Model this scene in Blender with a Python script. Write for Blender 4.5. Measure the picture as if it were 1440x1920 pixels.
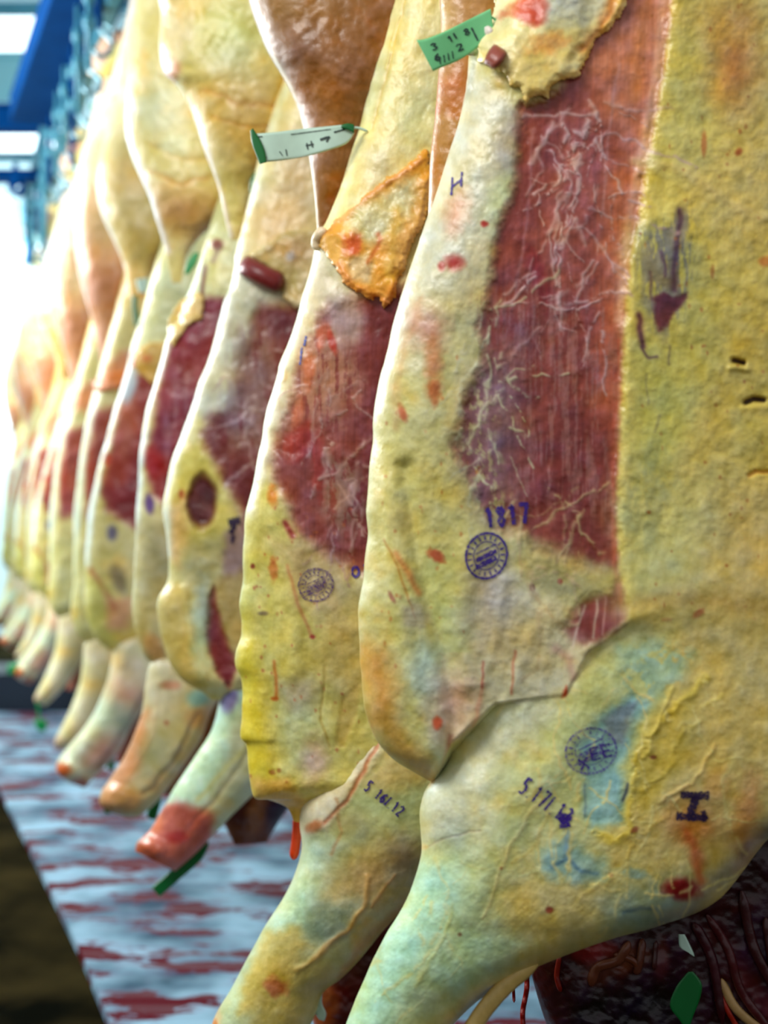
import bpy, math, random
import numpy as np
from mathutils import Vector
for o in list(bpy.data.objects): bpy.data.objects.remove(o, do_unlink=True)
SC = bpy.context.scene; COL = SC.collection
# ------------------------------------------------------------ camera, world, lights, exposure
F = 2200.0; CZ = 1.35; HOR = 960.0; CX = 720.0
cam = bpy.data.cameras.new('camera'); camo = bpy.data.objects.new('camera', cam); COL.objects.link(camo)
camo.location = (0, 0, CZ); camo.rotation_euler = (math.pi/2, 0, 0)
cam.sensor_fit = 'HORIZONTAL'; cam.sensor_width = 36; cam.lens = F/1440*36
cam.dof.use_dof = True; cam.dof.focus_distance = 1.6; cam.dof.aperture_fstop = cam.lens/17.0
SC.camera = camo
SC.view_settings.view_transform = 'Standard'; SC.view_settings.look = 'None'
SC.view_settings.gamma = 1; SC.view_settings.use_curve_mapping = False
SC.view_settings.exposure = 0.28
w = bpy.data.worlds.new('world'); SC.world = w; w.use_nodes = True
w.node_tree.nodes['Background'].inputs[0].default_value = (0.95, 0.97, 1.0, 1)
w.node_tree.nodes['Background'].inputs[1].default_value = 0.39
def area(name, loc, target, sx, sy, power, col):
    l = bpy.data.lights.new(name, 'AREA'); l.shape = 'RECTANGLE'; l.size = sx; l.size_y = sy
    l.energy = power; l.color = col
    o = bpy.data.objects.new(name, l); COL.objects.link(o); o.location = loc
    o.rotation_euler = (Vector(target)-Vector(loc)).to_track_quat('-Z', 'Y').to_euler()
    return o
area('aisle_light', (-1.7, 0.35, 3.5), (0.0, 1.9, 1.6), 1.6, 1.0, 56, (1.0, 0.99, 0.95))  # unseen area light added over the aisle for the fronts; no fixture modelled
area('window_daylight', (-4.2, 4.6, 2.9), (-0.6, 2.9, 1.2), 3.0, 1.8, 50, (0.9, 0.97, 1.0))  # area light added to brighten the left rims; no window stands there
area('far_light', (-4.6, 5.8, 3.4), (-1.8, 5.6, 2.7), 2.6, 1.4, 230, (1.0, 0.97, 0.95))  # unseen area light added to bleach the distant tops
area('back_wall_light', (-4.5, 10.5, 4.0), (-4.5, 13, 2.2), 6, 1.5, 330, (0.85, 0.97, 1.0))  # unseen area light added to whiten the far wall

# ------------------------------------------------------------ materials
def newmat(name):
    m = bpy.data.materials.new(name); m.use_nodes = True
    return m, m.node_tree, m.node_tree.nodes['Principled BSDF']
def s2l(c):
    c = np.asarray(c, float)
    if c.max() > 1.5: c = c/255.0
    return np.where(c <= 0.04045, c/12.92, ((c+0.055)/1.055)**2.4)
def N(nt, t, **k):
    n = nt.nodes.new(t)
    for a, b in k.items():
        if a.startswith('i_'):
            n.inputs[int(a[2:])].default_value = b
        else: setattr(n, a, b)
    return n
def make_flesh():
    m, nt, b = newmat('flesh'); L = nt.links.new
    at = N(nt, 'ShaderNodeAttribute', attribute_name='Col'); tc = N(nt, 'ShaderNodeTexCoord')
    n1 = N(nt, 'ShaderNodeTexNoise'); n1.inputs['Scale'].default_value = 38; n1.inputs['Detail'].default_value = 5
    n1.inputs['Roughness'].default_value = .65
    n2 = N(nt, 'ShaderNodeTexNoise'); n2.inputs['Scale'].default_value = 260; n2.inputs['Detail'].default_value = 4
    L(tc.outputs['Object'], n1.inputs['Vector']); L(tc.outputs['Object'], n2.inputs['Vector'])
    mp = N(nt, 'ShaderNodeMapping'); mp.inputs['Scale'].default_value = (260, 120, 9)
    mp.inputs['Rotation'].default_value = (0, .06, 0)
    L(tc.outputs['Object'], mp.inputs['Vector'])
    n3 = N(nt, 'ShaderNodeTexNoise'); n3.inputs['Scale'].default_value = 1.0; n3.inputs['Detail'].default_value = 4
    L(mp.outputs['Vector'], n3.inputs['Vector'])
    # fat mottling value
    a1 = N(nt, 'ShaderNodeMath', operation='MULTIPLY_ADD'); a1.inputs[1].default_value = .36; a1.inputs[2].default_value = .84
    L(n1.outputs['Fac'], a1.inputs[0])
    a2 = N(nt, 'ShaderNodeMath', operation='MULTIPLY_ADD'); a2.inputs[1].default_value = .2; a2.inputs[2].default_value = .9
    L(n2.outputs['Fac'], a2.inputs[0])
    fat = N(nt, 'ShaderNodeMath', operation='MULTIPLY'); L(a1.outputs[0], fat.inputs[0]); L(a2.outputs[0], fat.inputs[1])
    a3 = N(nt, 'ShaderNodeMath', operation='MULTIPLY_ADD'); a3.inputs[1].default_value = .7; a3.inputs[2].default_value = .66
    L(n3.outputs['Fac'], a3.inputs[0])
    mixv = N(nt, 'ShaderNodeMix', data_type='FLOAT'); L(at.outputs['Alpha'], mixv.inputs[0])
    L(fat.outputs[0], mixv.inputs[2]); L(a3.outputs[0], mixv.inputs[3])
    mul = N(nt, 'ShaderNodeVectorMath', operation='SCALE'); L(at.outputs['Color'], mul.inputs[0]); L(mixv.outputs[0], mul.inputs['Scale'])
    L(mul.outputs[0], b.inputs['Base Color'])
    b.inputs['Roughness'].default_value = .34
    b.inputs['Specular IOR Level'].default_value = .45
    b.inputs['Subsurface Weight'].default_value = .12
    b.inputs['Subsurface Radius'].default_value = (1, .45, .25); b.inputs['Subsurface Scale'].default_value = .008
    # bump
    vo = N(nt, 'ShaderNodeTexVoronoi'); vo.inputs['Scale'].default_value = 120; L(tc.outputs['Object'], vo.inputs['Vector'])
    s1 = N(nt, 'ShaderNodeMath', operation='MULTIPLY_ADD'); s1.inputs[1].default_value = .35
    L(n2.outputs['Fac'], s1.inputs[0]); L(n1.outputs['Fac'], s1.inputs[2])
    s2 = N(nt, 'ShaderNodeMath', operation='MULTIPLY_ADD'); s2.inputs[1].default_value = .12
    L(vo.outputs['Distance'], s2.inputs[0]); L(s1.outputs[0], s2.inputs[2])
    s3 = N(nt, 'ShaderNodeMath', operation='MULTIPLY'); s3.inputs[1].default_value = .2; L(n3.outputs['Fac'], s3.inputs[0])
    mb = N(nt, 'ShaderNodeMix', data_type='FLOAT'); L(at.outputs['Alpha'], mb.inputs[0]); L(s2.outputs[0], mb.inputs[2]); L(s3.outputs[0], mb.inputs[3])
    bp = N(nt, 'ShaderNodeBump'); bp.inputs['Strength'].default_value = .27; bp.inputs['Distance'].default_value = .003
    L(mb.outputs[0], bp.inputs['Height']); L(bp.outputs['Normal'], b.inputs['Normal'])
    return m
FLESH = make_flesh()
def plain(name, c, rough=.5, metal=0, noise=0, nscale=20, bump=0, emit=0, trans=0):
    m, nt, b = newmat(name); L = nt.links.new
    lc = tuple(s2l(c)) + (1,)
    b.inputs['Base Color'].default_value = lc; b.inputs['Roughness'].default_value = rough; b.inputs['Metallic'].default_value = metal
    if trans: b.inputs['Transmission Weight'].default_value = trans
    if emit:
        b.inputs['Emission Color'].default_value = lc; b.inputs['Emission Strength'].default_value = emit
    if noise or bump:
        tc = N(nt, 'ShaderNodeTexCoord'); n = N(nt, 'ShaderNodeTexNoise'); n.inputs['Scale'].default_value = nscale; n.inputs['Detail'].default_value = 5
        L(tc.outputs['Object'], n.inputs['Vector'])
        a = N(nt, 'ShaderNodeMath', operation='MULTIPLY_ADD'); a.inputs[1].default_value = noise*2; a.inputs[2].default_value = 1-noise
        L(n.outputs['Fac'], a.inputs[0])
        v = N(nt, 'ShaderNodeVectorMath', operation='SCALE'); v.inputs[0].default_value = lc[:3]; L(a.outputs[0], v.inputs['Scale'])
        L(v.outputs[0], b.inputs['Base Color'])
        if bump:
            bp = N(nt, 'ShaderNodeBump'); bp.inputs['Strength'].default_value = bump; bp.inputs['Distance'].default_value = .01
            L(n.outputs['Fac'], bp.inputs['Height']); L(bp.outputs['Normal'], b.inputs['Normal'])
    return m
def inkmat(name, c, cover=.62, scale=420):
    m, nt, b = newmat(name); L = nt.links.new
    b.inputs['Base Color'].default_value = tuple(s2l(c))+(1,); b.inputs['Roughness'].default_value = .5
    tc = N(nt, 'ShaderNodeTexCoord'); n = N(nt, 'ShaderNodeTexNoise'); n.inputs['Scale'].default_value = scale; n.inputs['Detail'].default_value = 3
    L(tc.outputs['Object'], n.inputs['Vector'])
    r = N(nt, 'ShaderNodeMapRange'); r.inputs[1].default_value = .62-cover*.35; r.inputs[2].default_value = .72-cover*.3
    r.inputs[3].default_value = .25; r.inputs[4].default_value = .95
    L(n.outputs['Fac'], r.inputs[0]); L(r.outputs[0], b.inputs['Alpha'])
    return m
INK = inkmat('violet_ink', (52, 18, 135), .85); INKD = inkmat('dark_ink', (35, 12, 62), .9)
INKB = inkmat('blue_ink', (70, 100, 190), .6); PRINT = plain('black_print', (20, 50, 45), .5)
GREEN = plain('green_plastic', (10, 150, 75), .35, noise=.15); GREENP = plain('pale_green_plastic', (110, 195, 130), .4, noise=.12, nscale=60)
MINT = plain('mint_plastic', (190, 222, 205), .3, noise=.12, nscale=50); DGREEN = plain('dark_green_plastic', (5, 105, 45), .35, noise=.15)
STEEL = plain('galvanised_steel', (120, 165, 178), .35, .7, noise=.15)
BLUE = plain('blue_painted_steel', (0, 66, 132), .8, .1, noise=.25, nscale=6)
BLUE.node_tree.nodes['Principled BSDF'].inputs['Specular IOR Level'].default_value = .05; BLUE.node_tree.nodes['Principled BSDF'].inputs['Metallic'].default_value = 0
TEAL = plain('teal_painted_steel', (80, 160, 185), .45, .1, noise=.2, nscale=6)

# ------------------------------------------------------------ numpy noise
rng = np.random.RandomState(7); TAB = rng.rand(256, 256)
def vnoise(x, y):
    xi = np.floor(x).astype(int); yi = np.floor(y).astype(int); fx = x-xi; fy = y-yi
    fx = fx*fx*(3-2*fx); fy = fy*fy*(3-2*fy)
    a = TAB[xi & 255, yi & 255]; b = TAB[(xi+1) & 255, yi & 255]; c = TAB[xi & 255, (yi+1) & 255]; d = TAB[(xi+1) & 255, (yi+1) & 255]
    return (a*(1-fx)+b*fx)*(1-fy)+(c*(1-fx)+d*fx)*fy
def fbm(x, y, s, oct=4, rough=.5):
    v = 0; a = 1; t = 0; x = x/s; y = y/s
    for i in range(oct):
        v = v+a*(vnoise(x+i*17.3, y+i*9.1)-.5)*2; t += a; a *= rough; x = x*2.03; y = y*2.03
    return v/t
def sst(x): x = np.clip(x, 0, 1); return x*x*(3-2*x)

# ------------------------------------------------------------ region operations in the carcass's own plane coordinates
def P(pts, c=None, soft=12, warp=10, k=1., m=None, h=0, tex=None): return dict(t='p', pts=pts, c=c, soft=soft, warp=warp, k=k, m=m, h=h, tex=tex)
def S(pts, w, c=None, k=1., warp=2, m=None, h=0, tex=None): return dict(t='s', pts=pts, w=w, c=c, k=k, warp=warp, m=m, h=h, tex=tex)
def B(x, y, rx, ry, c=None, k=1., ang=0, warp=.25, m=None, h=0, soft=.5, tex=None): return dict(t='b', x=x, y=y, rx=rx, ry=ry, c=c, k=k, ang=ang, warp=warp, m=m, h=h, soft=soft, tex=tex)
def segd(px, py, pts, closed=False):
    pts = list(pts); segs = list(zip(pts[:-1], pts[1:]))
    if closed: segs.append((pts[-1], pts[0]))
    d = np.full(px.shape, 1e18)
    for (ax, ay), (bx, by) in segs:
        vx, vy = bx-ax, by-ay; l = vx*vx+vy*vy+1e-9
        t = np.clip(((px-ax)*vx+(py-ay)*vy)/l, 0, 1)
        d = np.minimum(d, (px-ax-t*vx)**2+(py-ay-t*vy)**2)
    return np.sqrt(d)
def inside(px, py, pts):
    r = np.zeros(px.shape, bool); n = len(pts)
    for i in range(n):
        ax, ay = pts[i]; bx, by = pts[(i+1) % n]
        if ay == by: continue
        c = ((ay > py) != (by > py)) & (px < (bx-ax)*(py-ay)/(by-ay)+ax)
        r ^= c
    return r
def opmask(o, px, py):
    if o['t'] == 'b': m0 = max(o['rx'], o['ry'])*1.6; x0, x1, y0, y1 = o['x']-m0, o['x']+m0, o['y']-m0, o['y']+m0
    else:
        xs = [p[0] for p in o['pts']]; ys = [p[1] for p in o['pts']]
        mg = (o['soft']+o['warp']*1.5) if o['t'] == 'p' else o['w']*2.2+o['warp']
        x0, x1, y0, y1 = min(xs)-mg, max(xs)+mg, min(ys)-mg, max(ys)+mg
    idx = np.nonzero((px > x0) & (px < x1) & (py > y0) & (py < y1))[0]
    if len(idx) == 0: return idx, None
    x = px[idx]; y = py[idx]
    if o['t'] == 'p':
        sd = segd(x, y, o['pts'], True)*np.where(inside(x, y, o['pts']), 1, -1)
        if o['warp']: sd = sd+o['warp']*fbm(x, y, max(o['warp']*2.5, 10), 4, .65)
        m = sst(sd/o['soft']*.5+.5)
    elif o['t'] == 's':
        if o['warp']:
            x = x+o['warp']*fbm(x+77, y, 26, 2); y = y+o['warp']*fbm(x, y+55, 26, 2)
        m = np.exp(-(segd(x, y, o['pts'])/o['w'])**2*1.4)
    else:
        ca, sa = math.cos(o['ang']), math.sin(o['ang']); dx = x-o['x']; dy = y-o['y']
        q = np.sqrt(((dx*ca+dy*sa)/o['rx'])**2+((-dx*sa+dy*ca)/o['ry'])**2)
        q = q+o['warp']*fbm(x, y, max(6, min(o['rx'], o['ry'])), 3, .6)
        m = sst((1-q)/o['soft']*.5+.5)
    if o['tex']:
        sx, sy, thr = o['tex']
        n = fbm(x/sx, y/sy, 1., 4, .6)
        m = m*sst((n-thr)*3+.5)
    return idx, m*o['k']
def paint(px, py, ops, base, relief=1., seed=0):
    n = len(px); b = np.array(base, float)
    col = np.tile(b, (n, 1)); mus = np.zeros(n); h = np.zeros(n)
    f1 = fbm(px+seed*31, py, 90, 4, .6); f2 = fbm(px, py+seed*17, 22, 4, .6); f3 = fbm(px+500, py+200, 45, 3)
    col += f1[:, None]*np.array([14, 18, 40])+f2[:, None]*np.array([14, 16, 34])
    col += np.clip(f3-.1, 0, 1)[:, None]*np.array([22, -14, -50])
    h += relief*(5.5*f1+2.0*f2+.35*fbm(px+90, py+40, 8, 3, .6))
    fs = fbm(px*.9+py*.12, py*.16, 7, 3, .6)
    for o in ops:
        idx, m = opmask(o, px, py)
        if m is None: continue
        if o['c'] is not None:
            c = np.array(o['c'], float); v = f2[idx][:, None]*np.array([20, 22, 34])+f3[idx][:, None]*np.array([16, 6, -14])+fs[idx][:, None]*10
            col[idx] = col[idx]*(1-m[:, None])+(c+v)*m[:, None]
        if o['m'] is not None: mus[idx] = mus[idx]*(1-m)+o['m']*m
        if o['h']: h[idx] += o['h']*m
    return np.clip(col, 3, 252), mus, h

# ------------------------------------------------------------ mesh building
def make_obj(name, verts, faces, mat, parent=None, cols=None, alpha=None, smooth=True, off=(0, 0, 0)):
    verts = np.asarray(verts, float)-np.asarray(off, float)
    me = bpy.data.meshes.new(name); me.from_pydata(verts.tolist(), [], faces)
    if cols is not None:
        a = me.color_attributes.new('Col', 'FLOAT_COLOR', 'POINT')
        d = np.ones((len(verts), 4)); cols = np.asarray(cols, float); lum = cols.mean(1, keepdims=True)
        d[:, :3] = s2l(np.clip((lum+(cols-lum)*1.1)*np.array([1., 1.035, 1.0])*1.02, 3, 248)/255.0)
        d[:, 3] = alpha if alpha is not None else 0
        a.data.foreach_set('color', d.ravel())
    me.materials.append(mat)
    if smooth: me.polygons.foreach_set('use_smooth', [True]*len(me.polygons))
    me.update()
    o = bpy.data.objects.new(name, me); COL.objects.link(o)
    if parent is not None: o.parent = parent
    return o
def unproj(px, py, d): return np.stack([(px-CX)/F*d, d, CZ-(py-HOR)/F*d], -1)
def empty(name, loc, label, cat, group=None):
    o = bpy.data.objects.new(name, None); COL.objects.link(o); o.location = loc; o.empty_display_size = .1
    o['label'] = label; o['category'] = cat
    if group: o['group'] = group
    return o
def catmull(keys, u):
    K = np.array(keys, float); n = len(K); i = np.clip(np.floor(u).astype(int), 0, n-2); t = (u-i)[:, None]
    p1 = K[i]; p2 = K[i+1]; p0 = K[np.maximum(i-1, 0)]; p3 = K[np.minimum(i+2, n-1)]
    m1 = (p2-p0)*.5; m2 = (p3-p1)*.5
    # damp overshoot
    d = p2-p1; lim = 1.6*np.abs(d)+1e-6
    m1 = np.clip(m1, -lim-8, lim+8); m2 = np.clip(m2, -lim-8, lim+8)
    return (2*t**3-3*t**2+1)*p1+(t**3-2*t**2+t)*m1+(-2*t**3+3*t**2)*p2+(t**3-t**2)*m2
class Raster:
    def __init__(s, px, py, h, cell):
        s.c = cell; s.x0 = px.min(); s.y0 = py.min(); nx = int((px.max()-s.x0)/cell)+2; ny = int((py.max()-s.y0)/cell)+2
        i = ((py-s.y0)/cell).astype(int)*nx+((px-s.x0)/cell).astype(int)
        cnt = np.bincount(i, minlength=nx*ny).reshape(ny, nx); sm = np.bincount(i, h, minlength=nx*ny).reshape(ny, nx)
        g = np.where(cnt > 0, sm/np.maximum(cnt, 1), np.nan)
        for _ in range(12):
            if not np.isnan(g).any(): break
            p = np.pad(g, 1, constant_values=np.nan); st = np.stack([p[:-2, 1:-1], p[2:, 1:-1], p[1:-1, :-2], p[1:-1, 2:]])
            ok = ~np.isnan(st); mean = np.where(ok, st, 0).sum(0)/np.maximum(ok.sum(0), 1)
            g = np.where(np.isnan(g) & (ok.sum(0) > 0), mean, g)
        s.g = np.nan_to_num(g, nan=0.)
    def __call__(s, px, py):
        x = np.clip((px-s.x0)/s.c-.5, 0, s.g.shape[1]-1.001); y = np.clip((py-s.y0)/s.c-.5, 0, s.g.shape[0]-1.001)
        i = y.astype(int); j = x.astype(int); fy = y-i; fx = x-j; g = s.g
        return (g[i, j]*(1-fx)+g[i, j+1]*fx)*(1-fy)+(g[i+1, j]*(1-fx)+g[i+1, j+1]*fx)*fy
def loft(name, root, keys, D, step=3., r=80, Tb=50, crown=.25, ops=(), base=(210, 196, 140), relief=1., dz=0, seed=0, edgen=0, hpost=None, mat=None, nb=14, inner=False, cell=None, hadd=None, mix=None):
    """Solid body between two edge curves: rounded front with relief, rounded back."""
    K = [tuple(k)+((1.,) if len(k) == 4 else ()) for k in keys]
    us = []
    for i in range(len(K)-1):
        a, b = K[i], K[i+1]; L = max(math.hypot(a[0]-b[0], a[1]-b[1]), math.hypot((a[0]+a[2]-b[0]-b[2])/2, (a[1]+a[3]-b[1]-b[3])/2), math.hypot(a[2]-b[2], a[3]-b[3])*.8)
        out = max(a[1], b[1], a[3], b[3]) < -60
        n = max(2, int(L/(30 if out else step))); us += list(i+np.arange(n)/n)
    us.append(len(K)-1-1e-9); R = catmull(K, np.array(us)); M = len(R)
    W = np.hypot(R[:, 2]-R[:, 0], R[:, 3]-R[:, 1]); nf = max(10, int(np.max(W[(R[:, 1] > -60)] if (R[:, 1] > -60).any() else W)/step))
    if edgen:
        ry = R[:, 1]; e = edgen*fbm(ry*0+seed*5, ry, 60, 3, .4)*2.2; R[:, 0] += e
        R[:, 2] += edgen*fbm(R[:, 3]*0+9+seed, R[:, 3], 60, 3, .4)*2.2
    t = np.linspace(0, 1, nf+1); t = .72*t+.28*(.5-.5*np.cos(math.pi*t))
    px = R[:, 0:1]+(R[:, 2:3]-R[:, 0:1])*t; py = R[:, 1:2]+(R[:, 3:4]-R[:, 1:2])*t
    rr = ((1./r**4+1./(W*.5)**4)**-.25)[:, None]
    def edge(d): q = np.clip(d/rr, 0, 1); return np.sqrt(np.clip(1-(1-q)**2, 0, 1))
    def prof(t): return edge(t*W[:, None])*edge((1-t)*W[:, None])
    T = R[:, 4:5]
    e = prof(t[None, :]); H0 = T*rr*e*.9+T*crown*rr*np.sin(math.pi*t)[None, :]
    col, mus, h = paint(px.ravel(), py.ravel(), ops, base, relief, seed)
    if mix is not None:
        c2, m2, _ = paint(px.ravel(), py.ravel(), mix[0], mix[1], 0, mix[3]); w2 = mix[2](px.ravel(), py.ravel())
        col = col*(1-w2[:, None])+c2*w2[:, None]; mus = mus*(1-w2)+m2*w2
    H = H0+h.reshape(px.shape)*np.minimum(1, e*1.2)+dz
    if hadd is not None: H = H+hadd(px, py)*np.minimum(1, e*1.2)
    if hpost is not None: H = hpost(px, py, H)
    tb = np.linspace(1, 0, nb+1)[1:-1]
    bx = R[:, 0:1]+(R[:, 2:3]-R[:, 0:1])*tb; by = R[:, 1:2]+(R[:, 3:4]-R[:, 1:2])*tb
    HB = -Tb*T*prof(tb[None, :])+dz
    V = np.concatenate([np.stack([px, py, D-H*D/F], -1), np.stack([bx, by, D-HB*D/F], -1)], 1)
    ring = V.shape[1]; Vf = V.reshape(-1, 3)
    cb, _, _ = paint(bx.ravel(), by.ravel(), (), (150, 80, 70) if inner else base, 0, seed)
    if inner:
        st = sst(np.sin(by.ravel()/26.)*2+.2)[:, None]; cb = cb*(1-st*.6)+np.array([215, 200, 175])*st*.6
    C = np.concatenate([col.reshape(M, nf+1, 3), cb.reshape(M, nb-1, 3)], 1).reshape(-1, 3)
    A = np.concatenate([mus.reshape(M, nf+1), np.zeros((M, nb-1))], 1).ravel()
    i = np.arange(M-1)[:, None]*ring; j = np.arange(ring)[None, :]; j2 = (j+1) % ring
    q = np.stack([i+j, i+ring+j, i+ring+j2, i+j2], -1).reshape(-1, 4).tolist()
    q.append(list(range(ring))); q.append(list(range((M-1)*ring, M*ring))[::-1])
    W3 = unproj(Vf[:, 0], Vf[:, 1], Vf[:, 2])
    off = tuple(root.location) if root else (0, 0, 0)
    ob = make_obj(name, W3, q, mat or FLESH, root, C, A, off=off)
    return ob, Raster(px.ravel(), py.ravel(), H.ravel(), cell or max(4, step*2))
def sheet(name, root, poly, D, ras, step=2.5, thick=10, ops=(), base=(225, 175, 95), warp=9, seed=0, lift=3, relief=1.6):
    """Ragged flap of solid thickness lying on a body."""
    xs = [p[0] for p in poly]; ys = [p[1] for p in poly]; mg = warp*1.3
    gx = np.arange(min(xs)-mg, max(xs)+mg, step); gy = np.arange(min(ys)-mg, max(ys)+mg, step)
    X, Y = np.meshgrid(gx, gy); x = X.ravel(); y = Y.ravel()
    sd = segd(x, y, poly, True)*np.where(inside(x, y, poly), 1, -1)+warp*fbm(x+seed*13, y, 24, 4, .65)*1.3
    sd = sd.reshape(X.shape); ins = sd > 0
    cell = ins[:-1, :-1] & ins[1:, :-1] & ins[:-1, 1:] & ins[1:, 1:]
    col, mus, h = paint(x, y, ops, base, relief, seed)
    ef = np.sqrt(np.clip(sd.ravel()/(thick*1.2), 0, 1))
    b0 = ras(x, y); H = b0+lift+thick*ef+h*np.clip(ef, 0, 1)+1.5*ef*fbm(x, y, 14, 3)
    HB = b0-lift*0.5-2
    n = len(x); vid = np.arange(n).reshape(X.shape)
    fr = np.stack([vid[:-1, :-1][cell], vid[1:, :-1][cell], vid[1:, 1:][cell], vid[:-1, 1:][cell]], -1)
    from collections import Counter
    cnt = Counter()
    for f in fr.tolist():
        for k in range(4): cnt[(f[k], f[(k+1) % 4])] += 1
    faces = fr.tolist()+[[a+n for a in f[::-1]] for f in fr.tolist()]
    for (a, b) in list(cnt):
        if (b, a) not in cnt: faces.append([b, a, a+n, b+n])
    used = np.zeros(2*n, bool)
    for f in faces:
        for a in f: used[a] = True
    re = np.cumsum(used)-1
    V = np.concatenate([unproj(x, y, D-H*D/F), unproj(x, y, D-HB*D/F)])[used]
    C = np.concatenate([col, col])[used]; A = np.concatenate([mus, mus])[used]
    faces = [[int(re[a]) for a in f] for f in faces]
    return make_obj(name, V, faces, FLESH, root, C, A, off=tuple(root.location))
GL = {'0': [[(.5, 0), (.1, .2), (0, .5), (.1, .8), (.5, 1), (.9, .8), (1, .5), (.9, .2), (.5, 0)]], '1': [[(.2, .2), (.55, 0), (.55, 1)]],
 '2': [[(.05, .2), (.4, 0), (.9, .15), (.9, .4), (.1, 1), (1, 1)]], '3': [[(.05, .1), (.5, 0), (.9, .2), (.45, .47), (.95, .75), (.5, 1), (.05, .9)]],
 '5': [[(.95, 0), (.15, 0), (.1, .45), (.6, .4), (.95, .7), (.6, 1), (.05, .95)]], '6': [[(.85, .05), (.3, .3), (.05, .7), (.4, 1), (.9, .8), (.7, .5), (.1, .6)]],
 '7': [[(0, 0), (1, 0), (.4, 1)]], '8': [[(.5, 0), (.15, .2), (.85, .7), (.5, 1), (.1, .75), (.85, .25), (.5, 0)]], '/': [[(.8, 0), (.2, 1)]],
 '.': [[(.45, .95), (.55, 1)]], 'H': [[(0, 0), (0, 1)], [(1, 0), (1, 1)], [(0, .5), (1, .5)]], 'I': [[(.5, 0), (.5, 1)]], 'L': [[(0, 0), (0, 1), (.8, 1)]],
 'E': [[(1, 0), (0, 0), (0, 1), (1, 1)], [(0, .5), (.8, .5)]], 'U': [[(0, 0), (0, .8), (.5, 1), (1, .8), (1, 0)]], 'X': [[(0, 0), (1, 1)], [(1, 0), (0, 1)]], ' ': []}
def text(s, x, y, cw, ch, ang, gap=.35, wd=3):
    ca, sa = math.cos(ang), math.sin(ang); out = []; u = 0
    for c in s:
        k = .45 if c in './' else 1
        for st in GL.get(c, []):
            out.append(([(x+(u+p[0]*k*cw)*ca-(p[1]*ch)*sa, y+(u+p[0]*k*cw)*sa+(p[1]*ch)*ca) for p in st], wd))
        u += cw*(k+gap)
    return out
def ring(x, y, rx, ry, ang, wd, a0=0, a1=2*math.pi, n=40):
    ca, sa = math.cos(ang), math.sin(ang)
    return ([(x+math.cos(a)*rx*ca-math.sin(a)*ry*sa, y+math.cos(a)*rx*sa+math.sin(a)*ry*ca) for a in np.linspace(a0, a1, n)], wd)
def ink(name, root, strokes, D, ras, mat, lift=2.2, seed=1):
    V = []; Fc = []; R = random.Random(seed)
    for pts, wd in strokes:
        P_ = []
        for a, b in zip(pts[:-1], pts[1:]):
            n = max(1, int(math.hypot(a[0]-b[0], a[1]-b[1])/3))
            P_ += [(a[0]+(b[0]-a[0])*i/n, a[1]+(b[1]-a[1])*i/n) for i in range(n)]
        P_.append(pts[-1]); s0 = len(V)
        for i, p in enumerate(P_):
            a = P_[max(0, i-1)]; b = P_[min(len(P_)-1, i+1)]; dx, dy = b[0]-a[0], b[1]-a[1]; l = math.hypot(dx, dy) or 1
            w = wd*.5*(1+R.uniform(-.3, .3)); nx, ny = -dy/l*w, dx/l*w
            V += [(p[0]+nx, p[1]+ny), (p[0], p[1]), (p[0]-nx, p[1]-ny)]
            if i:
                k = s0+3*i; Fc += [[k-3, k-2, k+1, k], [k-2, k-1, k+2, k+1]]
    V = np.array(V); h = ras(V[:, 0], V[:, 1])+lift; d = D-h*D/F
    return make_obj(name, unproj(V[:, 0], V[:, 1], d), Fc, mat, root, off=tuple(root.location))
def strand(name, root, pts, wd, D, ras, col, rad=1., lift=0, mat=None, step=4, h0=None):
    """Round cord through points; pts may carry a third value: height."""
    V = []; C = []; Fc = []; k = 8; pts = [tuple(p) for p in pts]
    u = np.linspace(0, len(pts)-1-1e-6, max(6, int(sum(math.hypot(a[0]-b[0], a[1]-b[1]) for a, b in zip(pts[:-1], pts[1:]))/step)))
    Q = catmull(pts, u); hh = ras(Q[:, 0], Q[:, 1]) if ras is not None else np.zeros(len(Q))
    if Q.shape[1] > 2: hh = hh+Q[:, 2]
    for i in range(len(Q)):
        a = Q[max(0, i-1)]; b = Q[min(len(Q)-1, i+1)]; dx, dy = b[0]-a[0], b[1]-a[1]; l = math.hypot(dx, dy) or 1
        s = wd*math.sin(math.pi*.5*min(1, .15+.85*min(i, len(Q)-1-i)/max(1, len(Q)*.18)))
        for j in range(k):
            an = 2*math.pi*j/k; V.append((Q[i, 0]-dy/l*s*math.cos(an), Q[i, 1]+dx/l*s*math.cos(an), D-(hh[i]+lift+s*rad*math.sin(an))*D/F))
        if i:
            for j in range(k): Fc.append([(i-1)*k+j, (i-1)*k+(j+1) % k, i*k+(j+1) % k, i*k+j])
    Fc.append(list(range(k))[::-1]); Fc.append([(len(Q)-1)*k+j for j in range(k)])
    V = np.array(V); cc = np.tile(np.array(col, float), (len(V), 1))+fbm(V[:, 0], V[:, 1], 12, 3)[:, None]*14
    return make_obj(name, unproj(V[:, 0], V[:, 1], V[:, 2]), Fc, mat or FLESH, root, cc, None, off=tuple(root.location) if root else (0, 0, 0))
def box(name, x0, x1, y0, y1, z0, z1, mat, kind=None, parent=None):
    v = [(x, y, z) for x in (x0, x1) for y in (y0, y1) for z in (z0, z1)]
    f = [[0, 1, 3, 2], [4, 6, 7, 5], [0, 4, 5, 1], [2, 3, 7, 6], [0, 2, 6, 4], [1, 5, 7, 3]]
    o = make_obj(name, v, f, mat, parent, smooth=False, off=tuple(parent.location) if parent else (0, 0, 0))
    if kind: o['kind'] = kind
    return o
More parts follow.
